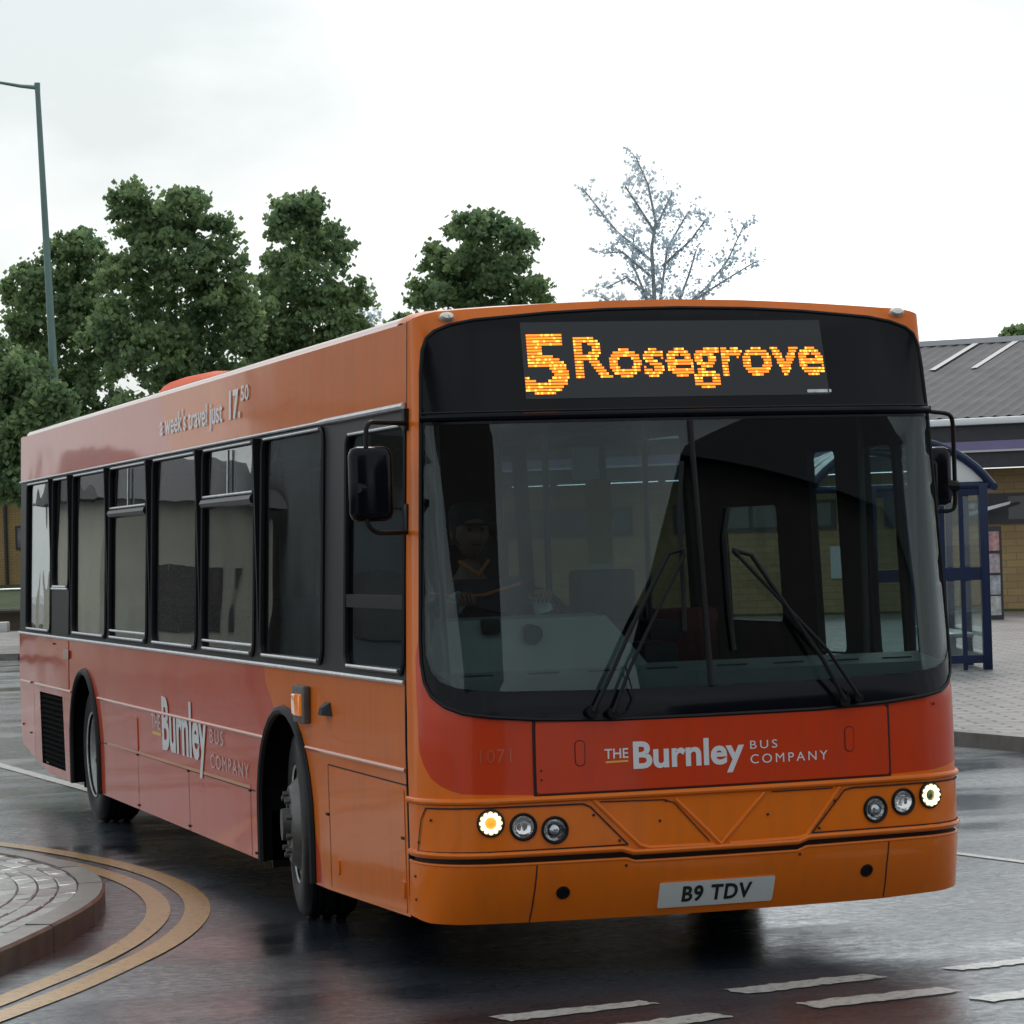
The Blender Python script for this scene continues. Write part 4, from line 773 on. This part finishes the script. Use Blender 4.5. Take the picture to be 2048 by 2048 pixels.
STRIP = mat('pale_strip', (.50, .50, .52), rough=.4); MOSS = mat('mossy_base', (.07, .09, .03), rough=.8, noise_amt=.5, noise_scale=6)
al = radians(25)
org = at(10.85, 63.3)
bd = empty('station_building', 'long buff brick station building with grey ribbed roof and purple fascia band', 'building', org, RZ - al)
# local x runs along the facade (towards photo-right, coming nearer), local y goes back
x0, x1 = -24, 16
b = MB(); b.box((x0, 0, 0), (x1, 16, 3.15)); b.build('wall', BUFF, bd)
b = MB()
for a, c in ((-.95, 3.2), (4.0, 9), (-3.1, -2.0), (-8.0, -4.2), (-13, -9), (-18, -14)): b.box((a, -.06, 1.98), (c, -.003, 2.62))
b.build('window_frame', WINF, bd)
for a, c in ((-.35, .55), (.62, 1.6), (1.7, 3.1), (4.1, 6.4), (6.5, 8.9), (-7.9, -6.2), (-6.1, -4.3), (-12.9, -11), (-10.9, -9.1), (-17.9, -16), (-15.9, -14.1)):
    b = MB(); b.box((a, -.075, 2.06), (c, -.062, 2.55)); b.build('window', WING, bd)
b = MB(); b.box((x0, -.9, 3.17), (x1, -.04, 3.48)); b.box((x0, -.95, 3.72), (x1, 0, 4.05)); b.build('soffit', GREYW, bd)
b = MB(); b.box((x0, -.97, 3.53), (x1, -.5, 3.715)); b.build('fascia', PURP, bd)
b = MB(); b.box((x0, -.99, 3.485), (x1, -.5, 3.527)); b.build('fascia_trim', STRIP, bd)
b = MB(); b.box((x0, -1.12, 4.055), (x1, -.96, 4.20), bev=.03); b.build('gutter', GUT, bd)
b = MB(); b.box((.55, -1.0, 3.27), (.62, -.93, 3.47)); b.build('soffit_lamp', STRIP, bd)
b = MB(); rise, run = 2.2, 10.2
nr = int((x1 - x0) / .30); vs = []
for i in range(nr * 4 + 1):
    x = x0 + i * .30 / 4; h = .04 if i % 4 in (0,) else 0.0 if i % 4 in (2,) else .015
    vs += [(x, -1.05, 4.20 + h), (x, -1.05 + run, 4.20 + rise + h)]
b.add(vs, [(2 * i, 2 * i + 2, 2 * i + 3, 2 * i + 1) for i in range(nr * 4)])
b.add([(x0, -1.05 + run, 4.2 + rise), (x1, -1.05 + run, 4.2 + rise), (x1, 20, 4.2), (x0, 20, 4.2)], [(0, 1, 2, 3)])
b.add([(x1 - .01, -1.05, 4.19), (x1 - .01, -1.05 + run, 4.19 + rise), (x1 - .01, 20, 4.19)], [(0, 1, 2)]); b.add([(x0, -1.05, 4.19), (x0, -1.05 + run, 4.19 + rise), (x0, 20, 4.19)], [(0, 1, 2)])
b.build('roof', ROOFM, bd, None)
b = MB(); b.box((x0, -1.05 + run - .15, 4.2 + rise), (x1, -1.05 + run + .15, 4.2 + rise + .13)); b.build('ridge', STRIP, bd)
for xx in (-3.6, -2.6):
    b = MB(); b.add([(xx, 5.2, 5.60), (xx + .15, 5.2, 5.60), (xx + .15, 8.9, 6.40), (xx, 8.9, 6.40)], [(0, 1, 2, 3)]); b.build('roof_light', mat('roof_light_sheet', (.38, .38, .38), rough=.5), bd, None)
b = MB(); b.box((x0, -.10, -.1), (x1, -.005, .17)); b.build('plinth', MOSS, bd)
b = MB(); b.box((-.98, -.12, 1.60), (-.72, -.004, 1.90), bev=.02); b.build('alarm_box', GUT, bd)
b = MB(); b.box((-4.35, -.04, .9), (-3.75, -.003, 1.6)); b.build('notice_board', STRIP, bd)
b = MB(); b.tube([(-5.4, -.08, 0), (-5.4, -.08, 3.1)], .05, 8); b.build('downpipe', WINF, bd)
# awning arm like thing beside the window
b = MB(); b.box((-1.35, -.5, 2.30), (-.95, -.12, 2.42), bev=.02); b.add([(-1.3, -.5, 2.1), (-.2, -.5, 2.38), (-.2, -.4, 2.44), (-1.3, -.4, 2.22)], [(0, 1, 2, 3)]); b.build('awning', GUT, bd, None)

# poster column beside the shelter
pc = empty('poster_panel', 'narrow dark frame of four pale posters standing before the brick wall', 'noticeboard', at(9.26, 58), RZ)
b = MB(); b.box((-.14, 0, .10), (.20, .06, 1.92)); b.build('frame', WINF, pc)
for i, (z, mcol) in enumerate(((1.45, (.55, .30, .30)), (1.02, (.50, .42, .46)), (.60, (.46, .48, .52)), (.20, (.60, .60, .58)))):
    b = MB(); b.box((-.12, -.012, z), (.15, -.002, z + .37)); pp = b.build('poster', mat('poster_paper', mcol, rough=.4, noise_amt=.6, noise_scale=9), pc)

# ---- bus shelter, dark blue
BLUE = mat('blue_paint', (.005, .017, .062), rough=.35, spec=.35, noise_amt=.3, noise_scale=8); SHG = glassmat('shelter_glass', (.80, .86, .86), 1.5); ARC = mat('canopy_sheet', (.55, .60, .64), rough=.25, coat=.5)
SIGNW = mat('sign_white', (.70, .72, .72), rough=.4)
sh = empty('bus_shelter', 'dark blue framed glass bus shelter with arched canopy numbered 11', 'bus shelter', at(4.875, 37.5), RZ)
def arcp(t, r=0): # t -1..1
    R = 1.36 ; w0 = 1.16; x = t * w0; return (x, 2.40 + sqrt(1.40 ** 2 - x * x) - sqrt(1.40 ** 2 - w0 * w0) + r)
b = MB()
for y in (0, 1.5, 3.0, 4.5): b.tube([(arcp(t / 10)[0], y, arcp(t / 10)[1]) for t in range(-10, 11)], .055, 8)
for t in (-1, 1): b.tube([(arcp(t)[0], -.05, arcp(t)[1]), (arcp(t)[0], 4.6, arcp(t)[1])], .05, 8)
b.tube([(-1.1, 0, 2.42), (1.1, 0, 2.42)], .05, 8); b.build('canopy_frame', BLUE, sh, 50)
vs = []
for t in range(-10, 11): x, z = arcp(t / 10, .045); vs += [(x, -.03, z), (x, 4.55, z), (x, -.03, z + .012), (x, 4.55, z + .012)]
b = MB(); b.add(vs, [f for i in range(20) for f in ((4 * i, 4 * i + 4, 4 * i + 5, 4 * i + 1), (4 * i + 2, 4 * i + 3, 4 * i + 7, 4 * i + 6), (4 * i, 4 * i + 2, 4 * i + 6, 4 * i + 4), (4 * i + 1, 4 * i + 5, 4 * i + 7, 4 * i + 3))]); b.build('canopy', glassmat('canopy_glass', (.78, .84, .88), 1.5, rough=.15), sh, 50)
pts2 = [(arcp(t / 10, -.06)[0], .02, arcp(t / 10, -.06)[1]) for t in range(2, 10)]
b = MB(); k = len(pts2); b.add(pts2 + [(p[0], .05, p[2]) for p in pts2] + [(pts2[-1][0], .02, 2.47), (pts2[0][0], .02, 2.47), (pts2[-1][0], .05, 2.47), (pts2[0][0], .05, 2.47)], [tuple(range(k)) + (2 * k, 2 * k + 1), tuple(range(2 * k - 1, k - 1, -1)) + (2 * k + 3, 2 * k + 2)])
sg = b.build('number_sign', SIGNW, sh, None)
text('sign_number', '11', lambda u, z, d: Vector((u, .02 - d, z)), .30, .44, 2.53, 2.68, WINF, sg, .004, .01)
pts2 = [(-p[0], .02, p[2]) for p in reversed(pts2)]
b = MB(); b.add(pts2 + [(pts2[-1][0], .02, 2.47), (pts2[0][0], .02, 2.47)], [tuple(range(k + 2))]); b.build('gable_glass', SHG, sh, None, fix=False)
for x, zb in ((1.02, 0), (-.37, 0)):
    b = MB(); b.box((x - .055, -.05, zb), (x + .055, .06, 2.45), bev=.01); b.build('post', BLUE, sh)
for x in (-1.05, 1.02):
    for y in (1.5, 3.0, 4.5):
        if x > 0: b = MB(); b.box((x - .045, y - .045, 0), (x + .045, y + .045, 2.42)); b.build('post', BLUE, sh)
b = MB(); b.box((-.315, -.03, 1.24), (.965, .04, 1.40)); b.box((-.315, -.03, .20), (.965, .04, .30)); b.box((-.315, -.03, 2.30), (.965, .04, 2.38)); b.build('end_rails', BLUE, sh)
b = MB()
for x in (.10, .50, .74): b.box((x - .028, -.02, .02), (x + .028, .03, 2.30))
b.build('end_bars', BLUE, sh)
for x, c in ((-.31, .07), (.13, .47), (.53, .71), (.77, .96)):
    for z0, z1 in ((.31, 1.23), (1.41, 2.29)): b = MB(); b.box((x, 0, z0), (c, .008, z1)); b.build('end_glass', SHG, sh)
b = MB()
for y0 in (0.07, 1.57, 3.07): b.box((1.015, y0, .35), (1.025, y0 + 1.36, 2.25))
b.build('back_glass', SHG, sh)
b = MB(); b.box((.985, .06, .20), (1.055, 4.5, .30)); b.box((.985, .06, 1.24), (1.055, 4.5, 1.36)); b.build('back_rail', BLUE, sh)
b = MB(); b.box((.62, .6, .50), (.95, 4.2, .56), bev=.015); b.box((.7, 1, .1), (.78, 1.05, .5)); b.box((.7, 3.6, .1), (.78, 3.65, .5)); b.build('bench', mat('bench_metal', (.35, .37, .38), rough=.35, metal=.6), sh)
# street bins standing behind the shelter end
for i, (la, dp, lb) in enumerate(((6.95, 52, 'pale grey litter bin seen through the shelter glass, left of the pair'), (7.55, 52.4, 'pale grey litter bin seen through the shelter glass, right of the pair'))):
    bn = empty('litter_bin', lb, 'bin', at(la, dp), RZ, 'grey litter bins behind the shelter'); GB = mat('bin_grey', (.38, .40, .40), rough=.4, noise_amt=.3)
    b = MB(); b.lathe([(.0001, .1), (.19, .1), (.23, .95), (.25, .98)], Matrix.Identity(4), 20); b.build('bin_body', GB, bn); b = MB(); b.lathe([(.26, .98), (.26, 1.05), (.20, 1.15), (.0001, 1.2)], Matrix.Identity(4), 20); b.build('bin_lid', GB, bn)

# ---- left background: buff building, low wall, grass bank, rail
b2 = empty('brick_hall', 'buff brick building with dark window strips behind the rail at far left', 'building', at(-13.9, 86), RZ + .10)
b = MB(); b.box((-6, 0, .2), (14, 14, 4.2)); b.build('wall', BUFF2, b2)
b = MB()
for a in (-4.6, -.35, 3.6, 7.6): b.box((a, -.04, 2.15), (a + 1.5, -.003, 2.82))
b.build('window_frame', WINF, b2)
for a in (-4.6, -.35, 3.6, 7.6):
    b = MB(); b.box((a + .06, -.05, 2.21), (a + 1.44, -.043, 2.76)); b.build('window', mat('maroon_glazing', (.06, .02, .03), rough=.15, noise_amt=.8, noise_scale=3, coat=.5, col2=(.16, .15, .16)), b2)
b = MB(); b.tube([(-.62, -.06, .3), (-.62, -.06, 4)], .05, 8); b.build('downpipe', WINF, b2)
b = MB(); b.box((-6.5, -.8, 4.2), (14.5, 14.5, 4.45)); b.build('roof_edge', GREYW, b2)
gp = [at(-30, 74.2), at(6, 73), at(6, 84), at(-30, 86.5)]
mesh('grass_bank', [(p.x, p.y, z) for p, z in zip(gp, (.62, .62, 1.15, 1.15))], [(0, 1, 2, 3)], mat('grass', (.045, .075, .02), rough=.9, noise_amt=.5, noise_scale=3, bump=.05, bump_scale=12), fix=False)['kind'] = 'structure'
lw = empty('retaining_wall', 'low weathered brick retaining wall below the grass bank at left', 'wall', at(-12.4, 74), RZ)
b = MB(); b.box((-17, 0, .1), (17, .3, .56)); b.build('wall', brick('brown_brick', (.16, .11, .07), (.12, .085, .06), (.12, .10, .08)), lw); b = MB(); b.box((-17, -.04, .56), (17, .36, .66)); b.build('coping', KERB, lw)
b = MB(); b.box((-.55, -.5, .11), (.32, -.1, .36), bev=.03); tag(b.build('concrete_block', mat('white_concrete', (.6, .6, .58), rough=.6), None), 'white painted concrete block before the low retaining wall', 'block').matrix_world = Matrix.Translation(at(-12.6, 73)) @ Matrix.Rotation(RZ, 4, 'Z')
rl = empty('guard_rail', 'grey metal guard rail along the top of the grass bank', 'railing', at(-12.8, 76), RZ)
b = MB(); b.tube([(-16, 0, 1.10), (16, 0, 1.10)], .035, 8); b.build('top_rail', METAL, rl)
for k in range(11):
    b = MB(); b.tube([(-15.8 + k * 3.1, 0, .5), (-15.8 + k * 3.1, 0, 1.1)], .03, 8); b.build('rail_post', METAL, rl)

# ---- street lamp
lp = empty('street_lamp', 'tall green grey street lamp column with a thin arm reaching left', 'street lamp', (4.30, 45, 0))
GP = mat('green_column', (.16, .26, .23), rough=.45, noise_amt=.3, noise_scale=3, stretch=(1, 1, .3))
b = MB(); b.tube([(0, 0, 0), (-.01, 0, 1.2), (-.015, 0, 1.25), (-.06, 0, 4.4), (-.24, 0, 10.75), (-.245, 0, 10.95)], [.115, .115, .095, .085, .05, .058], 14); b.build('column', GP, lp)
b = MB(); b.tube([(-.24, 0, 10.86), (-.55, .1, 10.90), (-.95, .2, 10.98), (-1.5, .35, 11.04)], [.045, .035, .028, .026], 10); b.build('arm', GP, lp)
b = MB(); b.box((-2.2, .25, 10.98), (-1.45, .50, 11.10), bev=.04); ln = b.build('lantern', METAL, lp); b = MB(); b.box((-2.1, .29, 10.955), (-1.6, .46, 10.985)); b.build('lantern_bowl', LENS, ln)

# ---- trees
def leafmat(name, c1, c2, tr=.35):
    M = bpy.data.materials.new(name); M.use_nodes = True; nt = M.node_tree; nt.nodes.clear(); L = nt.links.new
    o = N(nt, 'ShaderNodeOutputMaterial'); d = N(nt, 'ShaderNodeBsdfPrincipled'); t = N(nt, 'ShaderNodeBsdfTranslucent'); x = N(nt, 'ShaderNodeMixShader'); x.inputs[0].default_value = tr
    g = N(nt, 'ShaderNodeNewGeometry'); c = N(nt, 'ShaderNodeTexCoord'); n = N(nt, 'ShaderNodeTexNoise'); n.inputs['Scale'].default_value = .8; n.inputs['Detail'].default_value = 3; L(c.outputs['Object'], n.inputs[0])
    ad = N(nt, 'ShaderNodeMath', operation='ADD'); L(n.outputs['Fac'], ad.inputs[0]); ml = N(nt, 'ShaderNodeMath', operation='MULTIPLY'); ml.inputs[1].default_value = .5; L(g.outputs['Random Per Island'], ml.inputs[0]); L(ml.outputs[0], ad.inputs[1])
    r = N(nt, 'ShaderNodeMapRange'); r.inputs['From Min'].default_value = .4; r.inputs['From Max'].default_value = 1.1; L(ad.outputs[0], r.inputs[0])
    m_ = N(nt, 'ShaderNodeMix', data_type='RGBA'); m_.inputs['A'].default_value = (*c1, 1); m_.inputs['B'].default_value = (*c2, 1); L(r.outputs[0], m_.inputs['Factor']); L(m_.outputs['Result'], d.inputs['Base Color']); L(m_.outputs['Result'], t.inputs['Color']); d.inputs['Roughness'].default_value = .5
    L(d.outputs[0], x.inputs[1]); L(t.outputs[0], x.inputs[2]); L(x.outputs[0], o.inputs[0]); return M
LEAF = leafmat('leaves', (.10, .18, .10), (.30, .41, .17), .58); BARK = mat('bark', (.07, .06, .05), rough=.9, noise_amt=.4)
def leafgeo(cl, size, rnd):
    V = []; F = []
    for c in cl:
        a, b_ = rnd.random() * 2 * pi, rnd.gauss(0, .6); u = Vector((cos(a), sin(a), 0)); v = Vector((-sin(a) * sin(b_), cos(a) * sin(b_), cos(b_))); s = size * rnd.uniform(.6, 1.25); k = len(V)
        V += [c - u * s * .5, c + v * s * .55 - u * s * .12, c + u * s * .6, c - v * s * .5 + u * s * .15]; F.append((k, k + 1, k + 2, k + 3))
    return V, F
def tree(name, label, dep, blobs, nleaf, size, seed, lm=LEAF, cat='tree', group=None, toff=0):
    rnd = random.Random(seed); cx = sum(b[0] for b in blobs) / len(blobs); root = empty(name, label, cat, at(cx, dep), RZ, group)
    mz = min(b[1] for b in blobs); ex = []
    for (la, z, r) in blobs:
        ex.append((la, z, r * .76))
        for q in range(5):
            an = rnd.uniform(-.4, 3.54); ex.append((la + cos(an) * r * 1.0, z + sin(an) * r * .92, max(.11, r * rnd.uniform(.14, .32))))
    nb = len(blobs); main = blobs; blobs = ex
    tk = MB(); top = max(b[1] for b in blobs); fork = min(mz, 3.0) * .8
    tk.tube([(toff, 0, 0), (toff * .95 + .05, .05, fork * .5), (toff * .9, 0, fork)], [.22, .17, .15], 10)
    cl = []; tot = sum(b[2] ** 2 for b in blobs)
    for (la, z, r) in blobs:
        dy = rnd.uniform(-1, 1) * .9; c = Vector((la - cx, dy, z)); midp = Vector(((la - cx) * .35, dy * .3, fork + (z - fork) * .45))
        if r > .5 and rnd.random() < .30: tk.tube([(toff * .9, 0, fork - .1), midp, c], [.07, .04, .010], 6)
        n = int(nleaf * r * r / tot); ncl = max(6, int(n / 22))
        for q in range(ncl):
            p = Vector((rnd.gauss(0, 1), rnd.gauss(0, 1), rnd.gauss(0, 1))).normalized() * rnd.uniform(.25, 1) ** .6
            if rnd.random() < .10: p *= 1.3
            cc = c + Vector((p.x * r * 1.15, p.y * r * 1.1, p.z * r * 1.12)); cs = rnd.uniform(.05, .12)
            for j in range(22): cl.append(cc + Vector((rnd.gauss(0, cs), rnd.gauss(0, cs), rnd.gauss(0, cs * .7))))
    tk.build('trunk', BARK, root); V, F = leafgeo(cl, size, rnd); mesh('crown', V, F, lm, root, fix=False)
A = [(-9.87, 7.6, 0.53), (-10.24, 7.5, 0.37), (-9.15, 8.43, 0.45), (-9.01, 7.79, 0.64), (-9.62, 6.84, 0.75), (-8.87, 6.93, 0.64), (-9.23, 5.87, 0.85), (-10.18, 6.11, 0.53), (-9.6, 4.8, .9), (-8.6, 4.9, .8)]
B = [(-7.25, 8.88, 0.38), (-7.41, 8.49, 0.35), (-7.07, 8.27, 0.5), (-6.3, 8.85, 0.22), (-6.21, 8.45, 0.42), (-5.71, 8.13, 0.35), (-6.58, 7.76, 0.75), (-5.69, 7.33, 0.6), (-7.49, 7.39, 0.5), (-6.81, 6.76, 0.9), (-5.82, 6.53, 0.7), (-7.14, 5.77, 0.8), (-6.15, 5.54, 0.8), (-5.3, 6.85, 0.45), (-7.83, 6.4, 0.6), (-6.6, 4.9, .9)]
Cc = [(-4.79, 9.26, 0.36), (-4.12, 9.35, 0.28), (-4.47, 8.7, 0.5), (-3.82, 8.46, 0.42), (-4.94, 7.89, 0.42), (-4.28, 7.71, 0.78), (-3.52, 7.35, 0.44), (-3.98, 6.92, 0.77), (-4.97, 6.85, 0.66), (-5.64, 6.54, 0.6), (-3.43, 6.6, 0.33), (-5.11, 6.08, 0.77), (-4.2, 5.9, .8)]
Dd = [(-0.75, 9.02, 0.38), (-0.24, 9.0, 0.32), (0.38, 8.64, 0.32), (-0.54, 8.33, 0.66), (-1.45, 8.25, 0.36), (-0.9, 7.89, 0.66), (0.01, 7.86, 0.6), (-1.7, 7.5, 0.42), (0.57, 7.45, 0.32), (-0.58, 7.2, 0.9), (-.5, 6.3, .8)]
Ee = [(-9.66, 5.61, 0.5), (-9.2, 5.22, 0.45), (-9.41, 4.57, 0.56), (-9.15, 3.91, 0.5), (-9.54, 3.36, 0.42), (-8.99, 3.16, 0.33), (-9.88, 4.4, 0.84), (-8.66, 4.64, 0.47)]
G = 'maples in a row behind the bus'
tree('maple_tree', 'green tree rising just right of the lamp column at far left', 64, A, 19000, .115, 1, group=G)
tree('maple_tree', 'largest green tree with two pointed tops above the bus roof rear', 60, B, 25000, .11, 2, group=G)
tree('maple_tree', 'tall pointed green tree above the middle of the bus roof', 66, Cc, 18500, .115, 3, group=G)
tree('maple_tree', 'lone rounded green tree just left of the pale tree', 68, Dd, 15000, .115, 4, group=G)
tree('maple_tree', 'lower green tree cut by the left edge of the picture', 56, Ee, 20000, .105, 5, group=G, toff=-1.4)
tree('sapling', 'small tuft of green leaves beside the lone rounded tree', 69, [(-2.4, 6.9, .22), (-2.55, 6.5, .4), (-2.2, 6.3, .4), (1.0, 6.9, .2)], 900, .14, 6)
tree('distant_tree', 'green treetop showing over the grey roof ridge at far right', 92, [(15.6, 7.72, .22), (16.1, 7.7, .3), (17.2, 7.6, .6), (16.4, 7.0, .9)], 2500, .2, 7)
# sparse tree; its overexposed paleness is put into leaf and bark colour
PALE = leafmat('overexposed_leaves', (.55, .66, .73), (.75, .83, .88), .55); PB = mat('overexposed_bark', (.34, .38, .40), rough=.8, noise_amt=.3)
def pale_tree(name, label, dep, limbs, cx, seed, size=.085, dens_=1.0):
    rnd = random.Random(seed); root = empty(name, label, 'tree', at(cx, dep), RZ); tk = MB(); cl = []
    tk.tube([(0, 0, 0), (.03, 0, 3), (-.02, 0, limbs[0][0][1])], [.14, .09, .055], 8)
    for li, P in enumerate(limbs):
        dy0 = 0; dy1 = rnd.uniform(-.8, .8); n = len(P); pts = [Vector((p[0] - cx, dy1 * (i / (n - 1)), p[1])) for i, p in enumerate(P)]
        tk.tube(pts, [(.05 if li == 0 else .026) * (1 - i / n) + .007 for i in range(n)], 6)
        for i in range(n - 1):
            a, c = pts[i], pts[i + 1]; ln = (c - a).length; m_ = int(ln * 17 * dens_)
            for q in range(m_):
                t = rnd.random(); p = a.lerp(c, t); dr = (c - a).normalized(); sd = Vector((rnd.choice((-1, 1)) * rnd.uniform(.5, 1), rnd.uniform(-.8, .8), rnd.uniform(-.1, .8))); dv = (dr * .7 + sd * .8).normalized() * rnd.uniform(.2, .62)
                e_ = p + dv; tk.tube([p, p + dv * .5 + Vector((0, 0, .02)), e_], [.006, .0045, .003], 3)
                for j in range(int(rnd.uniform(3, 8))): cl.append(p + dv * rnd.uniform(.35, 1.05) + Vector((rnd.gauss(0, .035), rnd.gauss(0, .035), rnd.gauss(0, .035))))
            for j in range(int(ln * 14)): cl.append(a.lerp(c, rnd.random()) + Vector((rnd.gauss(0, .06), rnd.gauss(0, .06), rnd.gauss(0, .06))))
        for j in range(10): cl.append(pts[-1] + Vector((rnd.gauss(0, .06), rnd.gauss(0, .06), rnd.gauss(0, .06))))
    tk.build('trunk', PB, root); V, F = leafgeo(cl, size, rnd); mesh('crown', V, F, PALE, root, fix=False)
limbs = [[(3.5, 6.0), (3.49, 7.49), (3.46, 8.7), (3.58, 9.26), (3.42, 10.16), (3.15, 10.83)], [(3.46, 8.38), (2.65, 9.1), (1.92, 10.08)], [(3.44, 8.0), (2.76, 8.59), (2.32, 8.54)], [(3.5, 7.5), (2.87, 8.02), (2.42, 7.82)], [(3.6, 7.3), (3.84, 8.69), (4.38, 9.56), (4.63, 9.52)], [(3.57, 9.14), (4.01, 10.01)], [(3.7, 6.9), (4.7, 7.71), (5.23, 8.33), (5.67, 9.2)], [(4.31, 7.37), (5.15, 7.88), (5.89, 8.31)], [(3.57, 9.01), (3.12, 9.72), (2.87, 10.08)], [(3.7, 8.25), (4.36, 8.8), (4.65, 9.17)], [(3.5, 6.6), (2.6, 7.3), (2.3, 7.5)], [(3.9, 7.0), (4.3, 8.0), (4.5, 8.6)], [(3.5, 7.0), (3.0, 8.4), (3.1, 9.2)]]
pale_tree('pale_tree', 'sparse tree coloured pale for overexposure with an open crown above the front of the bus', 70, limbs, 3.5, 11)
pale_tree('pale_sapling', 'faint treetop coloured pale for overexposure between the two green trees', 72, [[(-3.6, 6.5), (-3.5, 7.4), (-3.45, 8.0)], [(-3.5, 7.0), (-3.8, 7.6)], [(-3.5, 7.0), (-3.2, 7.5)]], -3.5, 12)
pale_tree('pale_sapling', 'faint treetop coloured pale for overexposure just right of the lone rounded tree', 72, [[(.9, 6.3), (1.0, 6.9), (1.05, 7.3)], [(1.0, 6.7), (1.4, 7.2)], [(.9, 6.6), (.7, 7.15)]], 1.0, 13)

# ---- added surroundings outside the frame, seen only as reflections in glass and paint
CREAM = mat('cream_render', (.70, .68, .56), rough=.7, noise_amt=.2, noise_scale=1); DKR = mat('brown_panel', (.10, .04, .035), rough=.6)
def house(name, label, loc, x0, x1, h, hr, wm, rz=0):
    hb = empty(name, label, 'house', loc, rz)
    b = MB(); b.box((x0, 0, 0), (x1, 7, h)); b.build('wall', wm, hb); b = MB(); b.add([(x0 - .3, -.4, h), (x1 + .3, -.4, h), (x1 + .3, 3.5, hr), (x0 - .3, 3.5, hr), (x0 - .3, 7.4, h), (x1 + .3, 7.4, h)], [(0, 1, 2, 3), (3, 2, 5, 4), (0, 3, 4), (1, 5, 2)]); b.build('roof', bpy.data.materials['slate_roof'], hb, None)
    k = 0; x = x0 + .7
    while x + 1.6 < x1:
        b = MB(); b.box((x, -.05, .1 if k % 2 else 1.0), (x + 1.3, -.003, 2.2)); b.build('door' if k % 2 else 'window', DKR if k % 2 else WING, hb)
        if h > 4: b = MB(); b.box((x, -.05, 3.4), (x + 1.2, -.003, 4.7)); b.build('window', GUT if k % 3 == 1 else WING, hb)
        k += 1; x += 2.9
mat('slate_roof', (.07, .07, .08), rough=.5, noise_amt=.3)
for k_, (x_, w_, h_, c_, lb_) in enumerate(((-10.5, 2.6, 5.2, (.13, .15, .16), 'slate blue rendered'), (-13.2, 2.2, 5.0, (.36, .31, .24), 'tan rendered'), (-15.5, 3.0, 5.4, (.10, .12, .12), 'dark teal rendered'), (-18.6, 2.4, 5.1, (.34, .22, .18), 'dusty pink rendered'), (-21.1, 4.0, 5.3, (.09, .09, .10), 'charcoal rendered'))):
    house('reflection_house', 'tall ' + lb_ + ' house in an unseen terrace added for the side reflections', (x_, 40 + .3 * k_, 0), -w_, 0, h_, h_ + 3.4, mat('render_' + lb_.split()[0], c_, rough=.7, noise_amt=.3, noise_scale=1), .05)  # invented row, heights and wall tones set for the side reflections
house('cream_house', 'low cream rendered house with brown doors across the side road', (-10.2, 43, 0), 0, 3.0, 3.4, 4.4, CREAM)
DKB = brick('dark_brick', (.17, .13, .12), (.13, .10, .10), (.12, .10, .10))
def block(label, x0, x1, y0, y1, h, hr, rz_):  # unseen blocks added and sized to darken parts of the windscreen reflection
    hb = empty('reflection_block', label, 'building', (x0, y1, 0), rz_); W_ = x1 - x0; D_ = y1 - y0
    b = MB(); b.box((0, -D_, 0), (W_, 0, h)); b.build('wall', DKB, hb)
    b = MB(); b.add([(-.3, .3, h), (W_ + .3, .3, h), (W_ + .3, -D_, h), (-.3, -D_, h), (W_ * .5, -D_ * .5, hr), (W_ * .5, -D_ * .4, hr)], [(0, 1, 5), (1, 2, 4, 5), (2, 3, 4), (3, 0, 5, 4)]); b.build('roof', bpy.data.materials['slate_roof'], hb, None)
    for k in range(int(W_ / 4)):
        for z in (1.2, 4.4, 7.6):
            if z + 1.6 < h: b = MB(); b.box((1 + k * 4, .003, z), (2.4 + k * 4, .05, z + 1.5)); b.build('window', WING, hb)
block('dark brick block added to the left behind the viewpoint to darken the windscreen reflection', -20, .9, -44, -30, 15, 18, 0)
block('dark brick block added on the right behind the viewpoint to darken the windscreen reflection', 11.5, 44, -44, -30, 11.5, 20, 0)
tree('roadside_tree', 'broad dark tree on the verge of the side road', 30, [(-19, 4.5, 2.2), (-17.5, 5.5, 2.0), (-20.5, 5.5, 1.8), (-18.5, 7, 1.6)], 6000, .3, 21, group='trees beside the side road')
